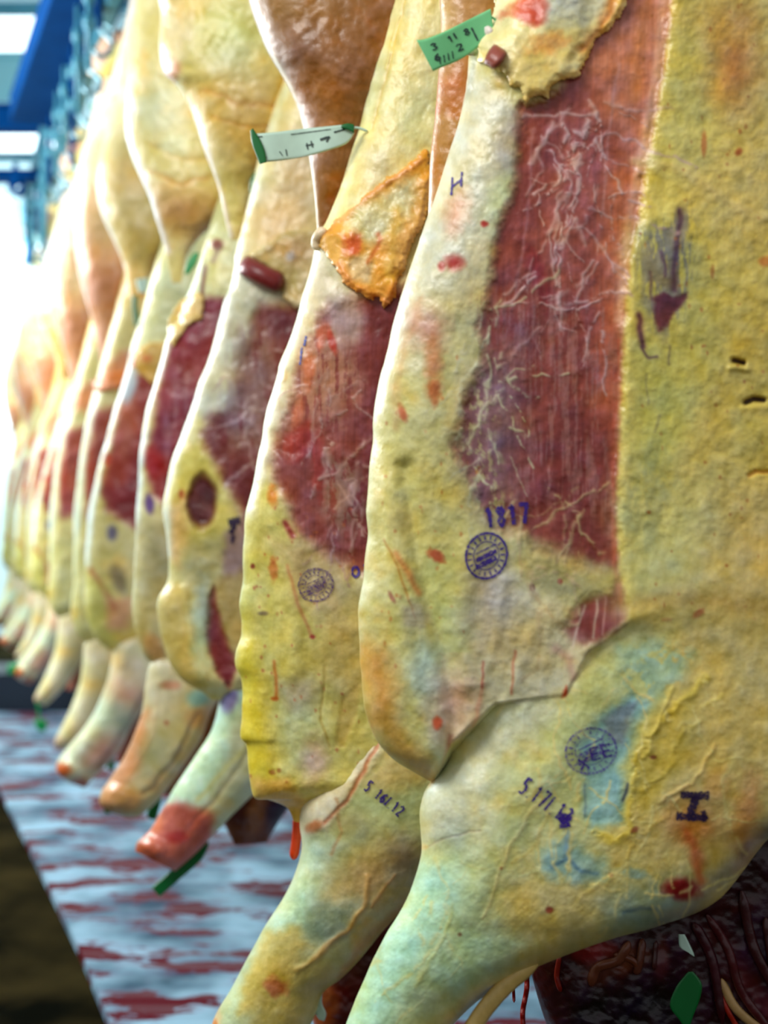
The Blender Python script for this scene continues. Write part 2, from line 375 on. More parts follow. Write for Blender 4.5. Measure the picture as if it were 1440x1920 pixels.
def multibox(name, boxes, mat, parent=None):
    V = []; Fc = []
    for (x0, x1, y0, y1, z0, z1) in boxes:
        k = len(V); V += [(x, y, z) for x in (x0, x1) for y in (y0, y1) for z in (z0, z1)]
        Fc += [[a+k for a in f] for f in ([0, 1, 3, 2], [4, 6, 7, 5], [0, 4, 5, 1], [2, 3, 7, 6], [0, 2, 6, 4], [1, 5, 7, 3])]
    return make_obj(name, V, Fc, mat, parent, smooth=False, off=tuple(parent.location) if parent else (0, 0, 0))
def tube3(name, pts, rad, mat, parent=None, k=10):
    V = []; Fc = []; n = len(pts); pts = [Vector(p) for p in pts]
    for i, p in enumerate(pts):
        d = (pts[min(n-1, i+1)]-pts[max(0, i-1)]).normalized(); a = d.cross(Vector((0, 1, .13))).normalized(); b = d.cross(a)
        for j in range(k):
            an = 2*math.pi*j/k; V.append(tuple(p+(a*math.cos(an)+b*math.sin(an))*rad))
        if i: Fc += [[(i-1)*k+j, (i-1)*k+(j+1) % k, i*k+(j+1) % k, i*k+j] for j in range(k)]
    Fc.append(list(range(k))[::-1]); Fc.append([(n-1)*k+j for j in range(k)])
    return make_obj(name, V, Fc, mat, parent, off=tuple(parent.location) if parent else (0, 0, 0))

# ------------------------------------------------------------ the room
def wet_floor():
    m, nt, b = newmat('dark_wet_floor'); L = nt.links.new
    tc = N(nt, 'ShaderNodeTexCoord'); n = N(nt, 'ShaderNodeTexNoise'); n.inputs['Scale'].default_value = 2.6; n.inputs['Detail'].default_value = 5
    L(tc.outputs['Object'], n.inputs['Vector']); r = N(nt, 'ShaderNodeValToRGB'); L(n.outputs['Fac'], r.inputs[0])
    r.color_ramp.elements[0].color = tuple(s2l((7, 8, 3)))+(1,); r.color_ramp.elements[0].position = .35
    r.color_ramp.elements[1].color = tuple(s2l((58, 50, 26)))+(1,); r.color_ramp.elements[1].position = .7
    L(r.outputs[0], b.inputs['Base Color']); b.inputs['Roughness'].default_value = .75; b.inputs['Specular IOR Level'].default_value = .05; b.inputs['IOR'].default_value = 1.12
    return m
def bloody_floor():
    m, nt, b = newmat('bloody_metal_floor'); L = nt.links.new
    tc = N(nt, 'ShaderNodeTexCoord')
    mp = N(nt, 'ShaderNodeMapping'); mp.inputs['Scale'].default_value = (.8, 1.7, 1); mp.inputs['Rotation'].default_value = (0, 0, .0); L(tc.outputs['Object'], mp.inputs[0])
    n = N(nt, 'ShaderNodeTexNoise'); n.inputs['Scale'].default_value = 4.6; n.inputs['Detail'].default_value = 5; n.inputs['Roughness'].default_value = .62; L(mp.outputs[0], n.inputs['Vector'])
    n0 = N(nt, 'ShaderNodeTexNoise'); n0.inputs['Scale'].default_value = 3.2; n0.inputs['Detail'].default_value = 3; L(tc.outputs['Object'], n0.inputs['Vector'])
    base = N(nt, 'ShaderNodeValToRGB'); L(n0.outputs['Fac'], base.inputs[0])
    base.color_ramp.elements[0].color = tuple(s2l((40, 72, 94)))+(1,); base.color_ramp.elements[0].position = .35
    base.color_ramp.elements[1].color = tuple(s2l((150, 190, 212)))+(1,); base.color_ramp.elements[1].position = .62
    fine = N(nt, 'ShaderNodeTexNoise'); fine.inputs['Scale'].default_value = 26; fine.inputs['Detail'].default_value = 4; L(mp.outputs[0], fine.inputs['Vector'])
    ad = N(nt, 'ShaderNodeMath', operation='MULTIPLY_ADD'); ad.inputs[1].default_value = .22; L(fine.outputs['Fac'], ad.inputs[0]); L(n.outputs['Fac'], ad.inputs[2])
    msk = N(nt, 'ShaderNodeMapRange'); msk.inputs[1].default_value = .64; msk.inputs[2].default_value = .67; L(ad.outputs[0], msk.inputs[0])
    pk = N(nt, 'ShaderNodeMapRange'); pk.inputs[1].default_value = .56; pk.inputs[2].default_value = .72; pk.inputs[4].default_value = .6; L(ad.outputs[0], pk.inputs[0])
    m1 = N(nt, 'ShaderNodeMix', data_type='RGBA'); L(pk.outputs[0], m1.inputs[0]); L(base.outputs[0], m1.inputs[6]); m1.inputs[7].default_value = tuple(s2l((122, 96, 132)))+(1,)
    m2 = N(nt, 'ShaderNodeMix', data_type='RGBA'); L(msk.outputs[0], m2.inputs[0]); L(m1.outputs[2], m2.inputs[6]); m2.inputs[7].default_value = tuple(s2l((92, 4, 24)))+(1,)
    L(m2.outputs[2], b.inputs['Base Color']); b.inputs['Roughness'].default_value = .45; b.inputs['Metallic'].default_value = 0; b.inputs['Specular IOR Level'].default_value = .2; b.inputs['IOR'].default_value = 1.3
    # raised tread pattern
    wv = N(nt, 'ShaderNodeTexWave'); wv.bands_direction = 'Y'; wv.inputs['Scale'].default_value = 3.2; wv.inputs['Distortion'].default_value = .6; L(tc.outputs['Object'], wv.inputs['Vector'])
    bp = N(nt, 'ShaderNodeBump'); bp.inputs['Strength'].default_value = .35; bp.inputs['Distance'].default_value = .02
    L(wv.outputs['Fac'], bp.inputs['Height']); L(bp.outputs['Normal'], b.inputs['Normal'])
    return m
box('floor', -7, 6, -3, 14, -.12, 0, wet_floor(), 'structure')
# raised bloodied strip of flooring under the row (edge runs parallel to the row)
def strip(name, pts, z0, z1, mat, kind='structure'):
    n = len(pts); v = [(x, y, z0) for x, y in pts]+[(x, y, z1) for x, y in pts]
    f = [list(range(n))[::-1], list(range(n, 2*n))]+[[i, (i+1) % n, n+(i+1) % n, n+i] for i in range(n)]
    o = make_obj(name, v, f, mat, smooth=False); o['kind'] = kind; return o
strip('trim_1', [(-.42, 1.9), (-.60, 2.6), (-.715, 3.05), (-.90, 3.5), (-1.11, 3.98), (-1.42, 4.68), (-1.86, 5.66), (-2.75, 7.75), (6, 7.75), (6, 1.9)], 0, .03, bloody_floor())
strip('trim_2', [(-5.8, 7.9), (-5.8, 8.5), (-1.5, 8.5), (-1.5, 7.9)], 0, .26, plain('dark_kerb', (16, 34, 52), .5, noise=.2))  # low dark navy block across the far floor
WALL = plain('pale_wall', (216, 240, 246), .6, noise=.04, nscale=2)
box('wall_back', -7, 6, 13, 13.2, 0, 8, WALL, 'structure')
box('wall_left', -7.2, -7, 0, 13.2, 0, 8, WALL, 'structure')
box('ceiling', -7, 2, 2.5, 13.2, 8, 8.1, WALL, 'structure')
GLOW = plain('bright_window', (235, 250, 255), .4, emit=1.6)
VX, VY = -100., 955.
def px2(x, y, D): return ((x-CX)/F*D, D, CZ-(y-HOR)/F*D)
# far wall windows, seen blown out
def wbox(name, x0, y0, x1, y1, D, th, mat, **k):
    a = px2(x0, y1, D); b = px2(x1, y0, D); return box(name, a[0], b[0], D, D+th, a[2], b[2], mat, **k)
for i, (x0, y0, x1, y1) in enumerate([(-420, 18, 200, 96), (-420, 252, 230, 292), (-420, 460, 260, 800)]):
    wbox('window_%d' % (i+1), x0, y0, x1, y1, 12.95, .04, GLOW, kind='structure')
# overhead beams crossing the aisle
def crossbeam(y0, y1, D, x0, x1, mat, label):
    a = px2(x0, y1, D); b = px2(x1, y0, D); zc = (a[2]+b[2])/2; h = (b[2]-a[2])/2
    e = empty('crossbeam', (a[0], D, a[2]), label, 'beam')
    multibox('web', [(a[0], b[0], D+.03, D+.05, a[2], b[2])], mat, e)
    multibox('flange', [(a[0], b[0], D-.02, D+.1, a[2], a[2]+h*.18), (a[0], b[0], D-.02, D+.1, b[2]-h*.18, b[2])], mat, e)
crossbeam(6, 20, 9.0, -300, 260, TEAL, 'slim blurred blue beam crossing the very top of the aisle')
crossbeam(98, 192, 9.6, -300, 90, plain('cyan_panel', (150, 222, 235), .5), 'pale cyan deep beam under the top bright window')
crossbeam(194, 244, 8.6, -300, 84, BLUE, 'dark blue beam meeting the end of the slanted rail')
crossbeam(286, 300, 9.8, -300, 100, TEAL, 'thin teal beam below the narrow bright window')
crossbeam(318, 338, 8.8, -300, 88, BLUE, 'blue beam carrying a round pulley at far left')
def pulley(x, y, r, D):
    e = empty('pulley', px2(x, y, D), 'small round blurred blue pulley wheel under the far beam', 'pulley', None)
    V = []; Fc = []; n = 24; c = px2(x, y, D); R = r/F*D
    for k, (rr, dd) in enumerate([(R, -.04), (R, .04), (R*.45, .04), (R*.45, -.04)]):
        V += [(c[0]+rr*math.cos(a), D+dd, c[2]+rr*math.sin(a)) for a in np.linspace(0, 2*math.pi, n, False)]
    for k in range(4):
        for j in range(n): Fc.append([k*n+j, k*n+(j+1) % n, ((k+1) % 4)*n+(j+1) % n, ((k+1) % 4)*n+j])
    make_obj('wheel', V, Fc, BLUE, e, off=c)
    multibox('bracket', [(c[0]-.02, c[0]+.02, D-.06, D-.045, c[2], c[2]+R+.1)], BLUE, e)
    return e
pulley(33, 352, 16, 8.75)
crossbeam(372, 440, 11.5, -300, 20, plain('ice_blue_panel', (165, 232, 248), .5), 'wide ice blue panel low on the far wall')
# slanted overhead rail at left
def beam3(name, a, b, wdt, hgt, mat, label, cat, webf=.1):
    a = Vector(a); b = Vector(b); d = (b-a).normalized(); s = d.cross(Vector((0, 0, 1))).normalized(); u = Vector((0, 0, 1))
    e = empty(name, a, label, cat)
    def bar(nm, w0, w1, h0, h1):
        V = [tuple(p+s*x+u*z) for p in (a, b) for x in (w0, w1) for z in (h0, h1)]
        make_obj(nm, V, [[0, 1, 3, 2], [4, 6, 7, 5], [0, 4, 5, 1], [2, 3, 7, 6], [0, 2, 6, 4], [1, 5, 7, 3]], mat, e, smooth=False, off=a)
    bar('flange', -wdt/2, wdt/2, 0, hgt*.14); bar('flange', -wdt/2, wdt/2, hgt*.86, hgt); bar('web', -wdt*webf, wdt*webf, hgt*.14, hgt*.86)
    return e, bar
beam3('overhead_beam', (-.5, 3.7, 4.0), (-2.38, 8.05, 4.0), .36, .18, BLUE, 'broad dark blue overhead beam slanting down through the top left corner', 'beam', .49)
RZ = 3.86
def rowx(D): return (VX+1092./D-CX)/F*D
beam3('carcass_rail', (rowx(1.0)+.33, 1.0, RZ), (rowx(12.5)+.33, 12.5, RZ), .06, .12, TEAL, 'teal overhead rail that carries the hooks of the whole row', 'rail')

# ------------------------------------------------------------ hooks
def hook(x, y, ztop, label):
    e = empty('meat_hook', (x, y, ztop), label, 'hook', 'trolley hooks on the carcass rail')
    c = Vector((x, y, ztop))
    V = []; Fc = []; n = 18
    for k, (r, dd) in enumerate([(.055, -.012), (.055, .012)]):
        V += [(x+dd-.045, y+r*math.cos(a), RZ+.04+r*math.sin(a)) for a in np.linspace(0, 2*math.pi, n, False)]
    Fc = [[j, (j+1) % n, n+(j+1) % n, n+j] for j in range(n)]+[list(range(n))[::-1], list(range(n, 2*n))]
    make_obj('roller', V, Fc, STEEL, e, off=c)
    tube3('shackle', [(x-.06, y, RZ+.04), (x-.06, y, RZ-.06), (x, y, RZ-.1), (x, y, ztop+.02)], .008, STEEL, e)
    tube3('hook_bar', [(x, y, ztop+.03), (x+.0, y, ztop-.02)]+[(x+.04*math.sin(a)-.0, y, ztop-.06-.04+.04*math.cos(a)) for a in np.linspace(0, 4.2, 14)], .009, STEEL, e)
    return e

beam3('service_rail', (rowx(2.5)+.2, 2.5, 4.02), (rowx(10.8)+.2, 10.8, 4.02), .05, .1, TEAL, 'thin teal service rail beside the carcass rail carrying empty rods', 'rail')
HR = random.Random(4)
for i in range(13):
    D = 5.3+i*.42; x = rowx(D)+.2+HR.uniform(-.01, .01); ln = HR.uniform(.45, .8)
    e = empty('hanging_rod', (x, D, 4.0), 'one of the blurred teal rods hanging in a cluster beside the blue beam', 'rod', 'empty rods hanging from the service rail')
    tube3('rod', [(x, D, 4.02), (x, D, 4.02-ln)], .016, TEAL if i % 3 else BLUE, e)
    tube3('end_hook', [(x, D, 4.02-ln), (x+.03, D, 3.99-ln), (x+.06, D, 3.96-ln), (x+.05, D, 3.91-ln), (x, D, 3.89-ln), (x-.03, D, 3.93-ln)], .012, STEEL, e)
    for z in (.25, .5): tube3('collar', [(x, D, 4.02-ln*z), (x, D, 3.96-ln*z)], .03, TEAL, e)

# ------------------------------------------------------------ the carcasses
def hock(D): return CX+(rowx(D)+.33)/D*F, HOR-(3.55-CZ)*F/D
def build(sp):
    D = sp['D']; hx, hy = hock(D); q = F/D
    e = empty('beef_side', (rowx(D)+.33, D, .42), sp['label'], 'beef carcass', sp.get('group'))
    st = sp.get('step', 3)
    top = [(hx-.05*q, hy, hx+.05*q, hy, .7), (hx-.07*q, hy*.82, hx+.09*q, hy*.82, .8)]
    k = sp['body']; a = k[0]
    mid = (a[0]*.45+(hx-.1*q)*.55, (a[1]+hy)*.5, hx+.22*q, (a[3]+hy)*.5, 1)
    body, ras = loft('carcass_body', e, top+[mid]+k, D, st, sp.get('r', .07*q), .045*q, .25, sp['ops'], sp.get('base', (212, 198, 142)), 1, seed=sp['seed'], edgen=sp.get('edgen', 1.5), inner=True, hadd=sp.get('hadd'), mix=(sp['legops'], sp['legbase'], sp['mixf'], sp['seed']+3) if 'mixf' in sp else None)
    out = dict(root=e, ras=ras, D=D)
    if 'leg' in sp:
        out['leg'], out['lras'] = loft('foreleg', e, sp['leg'], D, st, sp.get('lr', .07*q), .045*q, .25, sp['legops'], sp.get('legbase', (212, 205, 150)), .8, dz=sp.get('legdz', 0), seed=sp['seed']+3, edgen=1, hpost=(lambda x, y, H: sp['blend'](x, y, H, ras)) if 'blend' in sp else None, mix=(sp['ops'], sp['base'], lambda x, y: 1-sp['mixf'](x, y), sp['seed']) if 'mixf' in sp else None)
    if 'thigh' in sp:
        thr = sp.get('thr', .1); t = sp['thigh']; a = t[0]
        tk = [(hx-.04*q, hy, hx+.04*q, hy, .6), (hx-.12*q, hy*.85, hx+.05*q, hy*.85, .8), (a[0]*.5+hx*.5-.08*q, (a[1]+hy)*.5, hx+.1*q, (a[3]+hy)*.5, 1)]+t
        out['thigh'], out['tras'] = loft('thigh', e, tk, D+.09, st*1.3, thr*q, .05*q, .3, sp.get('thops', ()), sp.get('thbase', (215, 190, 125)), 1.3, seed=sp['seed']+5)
    if 'neck' in sp:
        out['neck'], out['nras'] = loft('neck', e, sp['neck'], D+.16, st*1.5, .05*q, .03*q, .3, sp.get('nops', ()), sp.get('nbase', (95, 38, 32)), 2, seed=sp['seed']+8)
    hook(rowx(D)+.33, D, 3.56, sp['hook'])
    return out
random.seed(5)
MUS = (134, 60, 54)
# ---- first side, nearest the camera
def webs(x0, x1, y0, y1, n, seed, col=(205, 165, 165)):
    R = random.Random(seed); o = []
    for i in range(n):
        x = R.uniform(x0, x1); y = R.uniform(y0, y1); an = R.choice([R.uniform(1.2, 1.9)]*2+[R.uniform(-.8, .9), R.uniform(2, 2.8)]); pts = [(x, y)]
        for j in range(R.randint(2, 6)):
            l = R.uniform(14, 45); an += R.uniform(-.5, .5); x += math.cos(an)*l; y += math.sin(an)*l; pts.append((x, y))
        o.append(S(pts, R.uniform(1.8, 5), col, R.uniform(.45, .95), 9, .3, h=.7, tex=(16, 16, -.2)))
    return o
R1 = 1660
c1body = [(985, -330, R1, -330), (955, -60, R1, -60), (936, 0, R1, 0), (915, 45, R1, 45), (884, 82, R1, 82), (878, 130, R1, 130), (870, 180, R1, 180), (852, 250, R1, 250), (828, 330, R1, 330),
  (806, 400, R1, 400), (785, 460, R1, 460), (757, 540, R1, 540), (738, 600, R1, 600), (722, 670, R1, 670), (710, 720, R1, 720), (702, 780, R1, 780), (699, 830, R1, 830), (690, 890, R1, 890), (688, 950, R1, 950),
  (690, 1000, R1, 1000), (683, 1050, R1, 1050), (677, 1110, R1, 1110), (673, 1180, R1, 1180), (674, 1240, R1, 1240), (680, 1300, R1, 1300), (690, 1350, R1, 1345), (708, 1392, R1, 1385), (738, 1425, R1, 1410), (775, 1448, 1500, 1440, .8), (812, 1468, 1300, 1455, .5), (840, 1475, 1150, 1475, .15)]
ops1 = [
  # belly sheet
  P([(870, 110), (985, 205), (965, 330), (930, 440), (905, 560), (890, 640), (800, 700), (735, 690), (700, 780), (700, 600), (800, 300)], (212, 200, 172), 22, 10),
  P([(960, 210), (985, 240), (965, 330), (925, 330), (930, 250)], (176, 160, 148), 18, 6, .7),
  P([(905, 560), (900, 700), (870, 800), (780, 780), (800, 620), (850, 520)], (200, 190, 142), 50, 25, .8),
  B(940, 370, 22, 50, (196, 205, 170), .8, .3, .4, soft=1), B(890, 560, 60, 50, (205, 186, 140), .6, soft=1.2),
  P([(735, 800), (860, 800), (900, 960), (880, 1060), (780, 1100), (700, 1050), (700, 880)], (206, 190, 122), 50, 25, .8),
  B(822, 1010, 60, 50, (212, 168, 105), .45, soft=1.3), B(835, 1110, 60, 110, (192, 194, 132), .85, -.25, .3, soft=1.1),
  P([(735, 1130), (800, 1180), (850, 1340), (830, 1440), (770, 1430), (700, 1300)], (200, 186, 118), 40, 20, .7),
  P([(790, 1180), (840, 1240), (855, 1330), (850, 1400), (825, 1440), (805, 1360), (770, 1290), (762, 1240)], (206, 216, 196), 26, 10, .9),
  P([(673, 1210), (720, 1220), (745, 1290), (735, 1360), (700, 1360)], (216, 150, 78), 34, 12, .85),
  P([(690, 1330), (735, 1350), (800, 1420), (830, 1450), (820, 1480), (740, 1430)], (206, 158, 88), 22, 6, .8),
  S([(790, 560), (765, 640), (742, 720), (745, 800)], 9, (208, 150, 110), .3, 8),
  # muscle sheet
  P([(985, 205), (1020, 195), (1050, 170), (1090, 80), (1110, -60), (1120, -330), (1262, -330), (1262, -60), (1258, 40), (1246, 140), (1228, 240), (1210, 330), (1196, 420), (1184, 480), (1176, 560), (1168, 680), (1163, 800), (1160, 880), (1156, 960), (1160, 1060), (1174, 1120), (1180, 1165),
     (1150, 1195), (1120, 1205), (1070, 1215), (1060, 1185), (1096, 1130), (1145, 1112), (1158, 1082), (1120, 1068), (1040, 1062), (1000, 1036), (985, 1000), (930, 985), (905, 950), (880, 900), (862, 840), (872, 760), (905, 690), (903, 620), (912, 540), (935, 450), (962, 350)], MUS, 16, 20, 1, 1, h=-9),
  P([(1090, 120), (1260, -60), (1246, 140), (1210, 330), (1184, 480), (1166, 760), (1120, 760), (1130, 560), (1110, 420), (1140, 260)], (196, 112, 80), 40, 16, .85),
  P([(1100, -330), (1265, -330), (1250, 100), (1180, 260), (1110, 200)], (198, 130, 108), 40, 20, .6), 
  P([(1040, 240), (1120, 160), (1140, 320), (1090, 500), (1040, 620), (1010, 500)], (166, 92, 88), 40, 20, .7),
  P([(1120, 560), (1165, 560), (1160, 880), (1130, 900)], (186, 92, 64), 26, 12, .7),
  P([(880, 700), (960, 660), (985, 800), (960, 930), (930, 985), (880, 900), (862, 820)], (132, 104, 118), 50, 25, .75, .6),
  P([(905, 560), (960, 520), (1020, 620), (1000, 700), (930, 700)], (142, 88, 88), 40, 22, .8, tex=(7, 30, -.05)),
  B(1010, 520, 16, 60, (128, 34, 44), .75, -.35, .4), B(1060, 880, 60, 90, (118, 44, 44), .6, 0, .3, soft=1.2), B(1120, 950, 40, 80, (122, 46, 46), .5, 0, .3, soft=1.2),
  S([(1250, -330), (1243, 0), (1230, 140), (1195, 330), (1170, 480), (1162, 600)], 12, (226, 164, 142), .85, 2, .5, h=3),
  S([(1158, 640), (1152, 800), (1149, 960), (1152, 1060), (1164, 1130)], 7, (186, 78, 62), .7, 2, .6),
  S([(1215, 10), (1196, 90), (1190, 180)], 16, (204, 126, 78), .7, 4), S([(1078, 260), (1060, 420), (1040, 600)], 3, (196, 140, 138), .5, 3), S([(1000, 240), (990, 400), (965, 560)], 3.5, (170, 112, 120), .6, 3), S([(1160, 120), (1140, 260), (1130, 400)], 4, (206, 150, 150), .5, 3),
  P([(862, 780), (905, 700), (930, 760), (930, 860), (960, 960), (930, 1000), (880, 940)], (190, 182, 135), 30, 20, .8, .1, tex=(8, 16, .12)),
  P([(960, 990), (1050, 1030), (1160, 1062), (1150, 1105), (1100, 1126), (1040, 1120), (980, 1080)], (176, 160, 108), 16, 14, .8, .15),
  P([(940, 560), (1150, 540), (1150, 960), (960, 960)], (168, 120, 116), 60, 30, .55, .6, tex=(5, 60, .1)),
  # broad fat tones
  P([(1266, -400), (1262, -60), (1258, 40), (1246, 140), (1228, 240), (1210, 330), (1196, 420), (1184, 480), (1176, 560), (1168, 680), (1163, 800), (1160, 880), (1156, 960), (1161, 1060), (1174, 1120), (1184, 1168), (1170, 1300), (1170, 1800), (1700, 1800), (1700, -400)], (218, 190, 104), 7, 5, m=0),
  P([(1275, -100), (1330, -60), (1300, 260), (1260, 420), (1212, 500), (1240, 300)], (206, 190, 106), 40, 25, .8),
  P([(1180, 440), (1300, 400), (1420, 560), (1330, 760), (1230, 900), (1190, 940), (1185, 700), (1196, 540)], (198, 184, 102), 50, 30, .85),
  P([(1330, 500), (1560, 440), (1560, 900), (1400, 860)], (206, 182, 90), 70, 30, .7),
  P([(1165, 950), (1330, 900), (1380, 1060), (1280, 1150), (1170, 1130)], (202, 196, 132), 60, 30, .8, tex=None),
  P([(1300, 880), (1600, 880), (1600, 1200), (1200, 1200)], (212, 184, 112), 70, 30, .6),
  P([(1330, 0), (1440, -100), (1560, 300), (1400, 420), (1260, 300)], (214, 188, 118), 60, 30, .7),
  B(1378, 118, 36, 78, (190, 112, 48), .8, .06, .35, soft=1.2), B(1345, 30, 60, 40, (205, 160, 90), .5, soft=1.2),
  B(1420, 380, 90, 120, (222, 190, 112), .7, soft=1.4), B(1400, 640, 60, 90, (212, 176, 84), .6, soft=1.4), B(1300, 1010, 90, 80, (212, 204, 146), .8, soft=1.4), B(1410, 1040, 70, 90, (222, 182, 112), .7, soft=1.4), B(1230, 790, 40, 90, (190, 186, 110), .7, soft=1.3), B(1300, 250, 50, 60, (216, 200, 120), .7, soft=1.3), B(1240, 350, 30, 50, (222, 196, 104), .8, soft=1.1), B(1215, 930, 34, 80, (150, 150, 110), .5, .2, .5, soft=1.2, tex=(14, 30, -.1)),
  # grey and purple window onto the muscle
  P([(1205, 440), (1245, 410), (1290, 380), (1300, 460), (1290, 560), (1250, 640), (1215, 600), (1200, 520)], (138, 128, 116), 18, 14, .9, .3, tex=(9, 50, -.2)),
  S([(1278, 395), (1270, 450), (1262, 505), (1262, 545)], 7, (92, 62, 78), .95, 5, .6), S([(1240, 470), (1247, 520)], 4, (92, 62, 78), .8, 5), S([(1218, 510), (1222, 560)], 4, (110, 80, 90), .7, 4),
  P([(1226, 560), (1245, 548), (1262, 556), (1290, 548), (1283, 566), (1262, 590), (1250, 612), (1236, 622), (1228, 596)], (104, 42, 52), 5, 6, .97, .8),
  S([(1198, 592), (1202, 620), (1206, 648)], 7, (100, 52, 62), .95, 4, .6), S([(1202, 648), (1215, 672), (1232, 668)], 3.4, (96, 66, 66), .85, 4), S([(1254, 650), (1256, 684)], 3, (120, 105, 85), .7, 4),
  S([(1212, 700), (1214, 760)], 3, (140, 130, 95), .6, 4), S([(1236, 780), (1228, 810)], 3, (140, 130, 95), .6, 4),
  # lower fat and the tendon fan
  P([(800, 900), (900, 985), (960, 1010), (990, 1080), (960, 1160), (860, 1180), (830, 1060)], (200, 190, 128), 40, 20, .6),
  P([(905, 1080), (960, 1080), (1060, 1130), (1060, 1190), (1110, 1215), (1085, 1260), (1062, 1306), (1010, 1330), (900, 1430), (820, 1490), (845, 1400), (880, 1300), (895, 1180)], (214, 200, 168), 26, 12, .9),
  B(915, 1110, 40, 90, (196, 180, 180), .7, 0, .4, soft=1.1), B(985, 1200, 60, 50, (205, 176, 120), .6, 0, .4, soft=1.2),
  S([(1040, 1215), (1070, 1235), (1075, 1270)], 10, (206, 160, 150), .6, 4), P([(1055, 1300), (1062, 1285), (1068, 1316), (1050, 1318)], (190, 70, 40), 4, 2),
  S([(1096, 1135), (1080, 1180), (1074, 1215)], 3, (214, 190, 170), .7, 3), S([(1120, 1125), (1112, 1195)], 3, (214, 190, 170), .7, 3), S([(1135, 1118), (1130, 1190)], 2.5, (206, 160, 150), .6, 3),
  S([(1170, 1170), (1130, 1200), (1096, 1225)], 8, (134, 120, 90), .6, 3),
  B(848, 1320, 36, 60, (222, 150, 135), .6, .1, .4, soft=1.1), B(820, 1356, 9, 12, (206, 80, 38), .9), S([(905, 1280), (895, 1340), (880, 1380)], 5, (216, 140, 110), .5, 4), S([(965, 1220), (958, 1300)], 3, (190, 90, 60), .6, 3), S([(905, 1240), (903, 1290)], 2.5, (170, 60, 50), .6, 3),
  S([(845, 1380), (838, 1420), (828, 1450)], 6, (150, 80, 60), .55, 2),
  S([(745, 1040), (770, 1080), (785, 1110)], 8, (206, 130, 78), .7, 4), S([(720, 1010), (745, 1060), (780, 1160)], 3, (176, 120, 60), .6, 4),
  # folds (relief only)
  S([(760, 880), (775, 1000), (800, 1120), (835, 1240), (850, 1360), (838, 1440)], 20, None, h=-16), S([(720, 900), (735, 1050), (755, 1200), (790, 1330), (810, 1440)], 22, None, h=9),
  S([(880, 1020), (860, 1150), (875, 1280)], 30, None, h=9), S([(945, 1090), (930, 1200), (890, 1330), (850, 1420)], 12, None, h=2.5), S([(1000, 1180), (960, 1290), (900, 1400)], 12, None, h=2.5),
  S([(1155, 1140), (1300, 1120), (1450, 1150), (1600, 1100)], 24, (206, 160, 98), .35, 8, h=-10),
  P([(1180, -330), (1262, -330), (1246, 140), (1210, 330), (1180, 480), (1166, 760), (1158, 960), (1182, 1165), (1215, 1340), (1700, 1340), (1700, -330)], None, 12, 3, h=6),
  S([(1376, 676), (1394, 680)], 5, (60, 30, 15), .95, 1, h=-14), S([(1398, 754), (1412, 748), (1432, 750)], 5.5, (55, 28, 14), .95, 1, h=-16), S([(1370, 690), (1400, 692)], 7, None, h=5), S([(1395, 765), (1440, 762)], 8, (222, 190, 90), .5, 2, h=6),
  S([(1404, 892), (1418, 884), (1444, 884)], 5, (200, 140, 50), .8, 2, h=-6), S([(1300, 430), (1360, 520), (1440, 560)], 16, None, h=4), S([(1190, 300), (1280, 320), (1400, 400), (1500, 420)], 12, (218, 190, 130), .5, 6, h=4),
  P([(812, 1470), (848, 1395), (930, 1322), (1060, 1308), (1105, 1225), (1185, 1168), (1300, 1150), (1700, 1110), (1700, 1700), (780, 1700)], None, 30, 10),
  # small blood marks
  B(852, 492, 16, 13, (176, 40, 28), .9, soft=.8), B(828, 500, 7, 9, (176, 50, 30), .8), B(856, 400, 18, 34, (204, 120, 80), .6, .3, .5, soft=1.1), B(800, 610, 34, 30, (205, 130, 105), .65, 0, .6, soft=1.2), B(812, 680, 14, 50, (205, 118, 70), .7, 0, .5, soft=1), B(815, 736, 12, 22, (196, 96, 52), .7, .1, .5),
  B(755, 775, 7, 16, (186, 86, 46), .8, -.4), B(818, 1042, 16, 9, (176, 70, 38), .85, .6, .6), B(735, 1120, 4, 12, (150, 80, 70), .7, -.5), B(780, 1158, 26, 24, (180, 160, 140), .6, 0, .5), B(998, 1102, 5, 8, (88, 34, 40), .9), B(1050, 1090, 5, 5, (160, 60, 40), .9), B(908, 420, 7, 6, (170, 40, 30), .9), B(1385, 285, 6, 8, (160, 70, 30), .8, .5), B(1320, 270, 5, 22, (176, 92, 48), .7), B(1310, 1150, 12, 6, (170, 80, 40), .8, -.6), B(1385, 1305, 5, 12, (110, 50, 30), .9), B(1336, 510, 4, 12, (150, 90, 40), .7),
  B(1250, 1162, 10, 4, (180, 90, 50), .7), B(1436, 490, 14, 10, (196, 110, 50), .7)]
ops1 += webs(1000, 1150, 200, 620, 40, 3)+webs(1040, 1160, 180, 420, 20, 4)+webs(950, 1120, 900, 1070, 14, 8, (196, 170, 130))+webs(880, 960, 560, 960, 26, 9, (200, 190, 160))
R_ = random.Random(21)
for i in range(70): ops1.append(B(R_.uniform(1200, 1440), R_.uniform(0, 1180), R_.uniform(1.5, 3.5), R_.uniform(2, 5), (166, 100, 50), R_.uniform(.4, .8)))
for i in range(40): ops1.append(B(R_.uniform(700, 900), R_.uniform(650, 1250), R_.uniform(1.5, 3.5), R_.uniform(2, 5), (180, 110, 60), R_.uniform(.3, .7)))
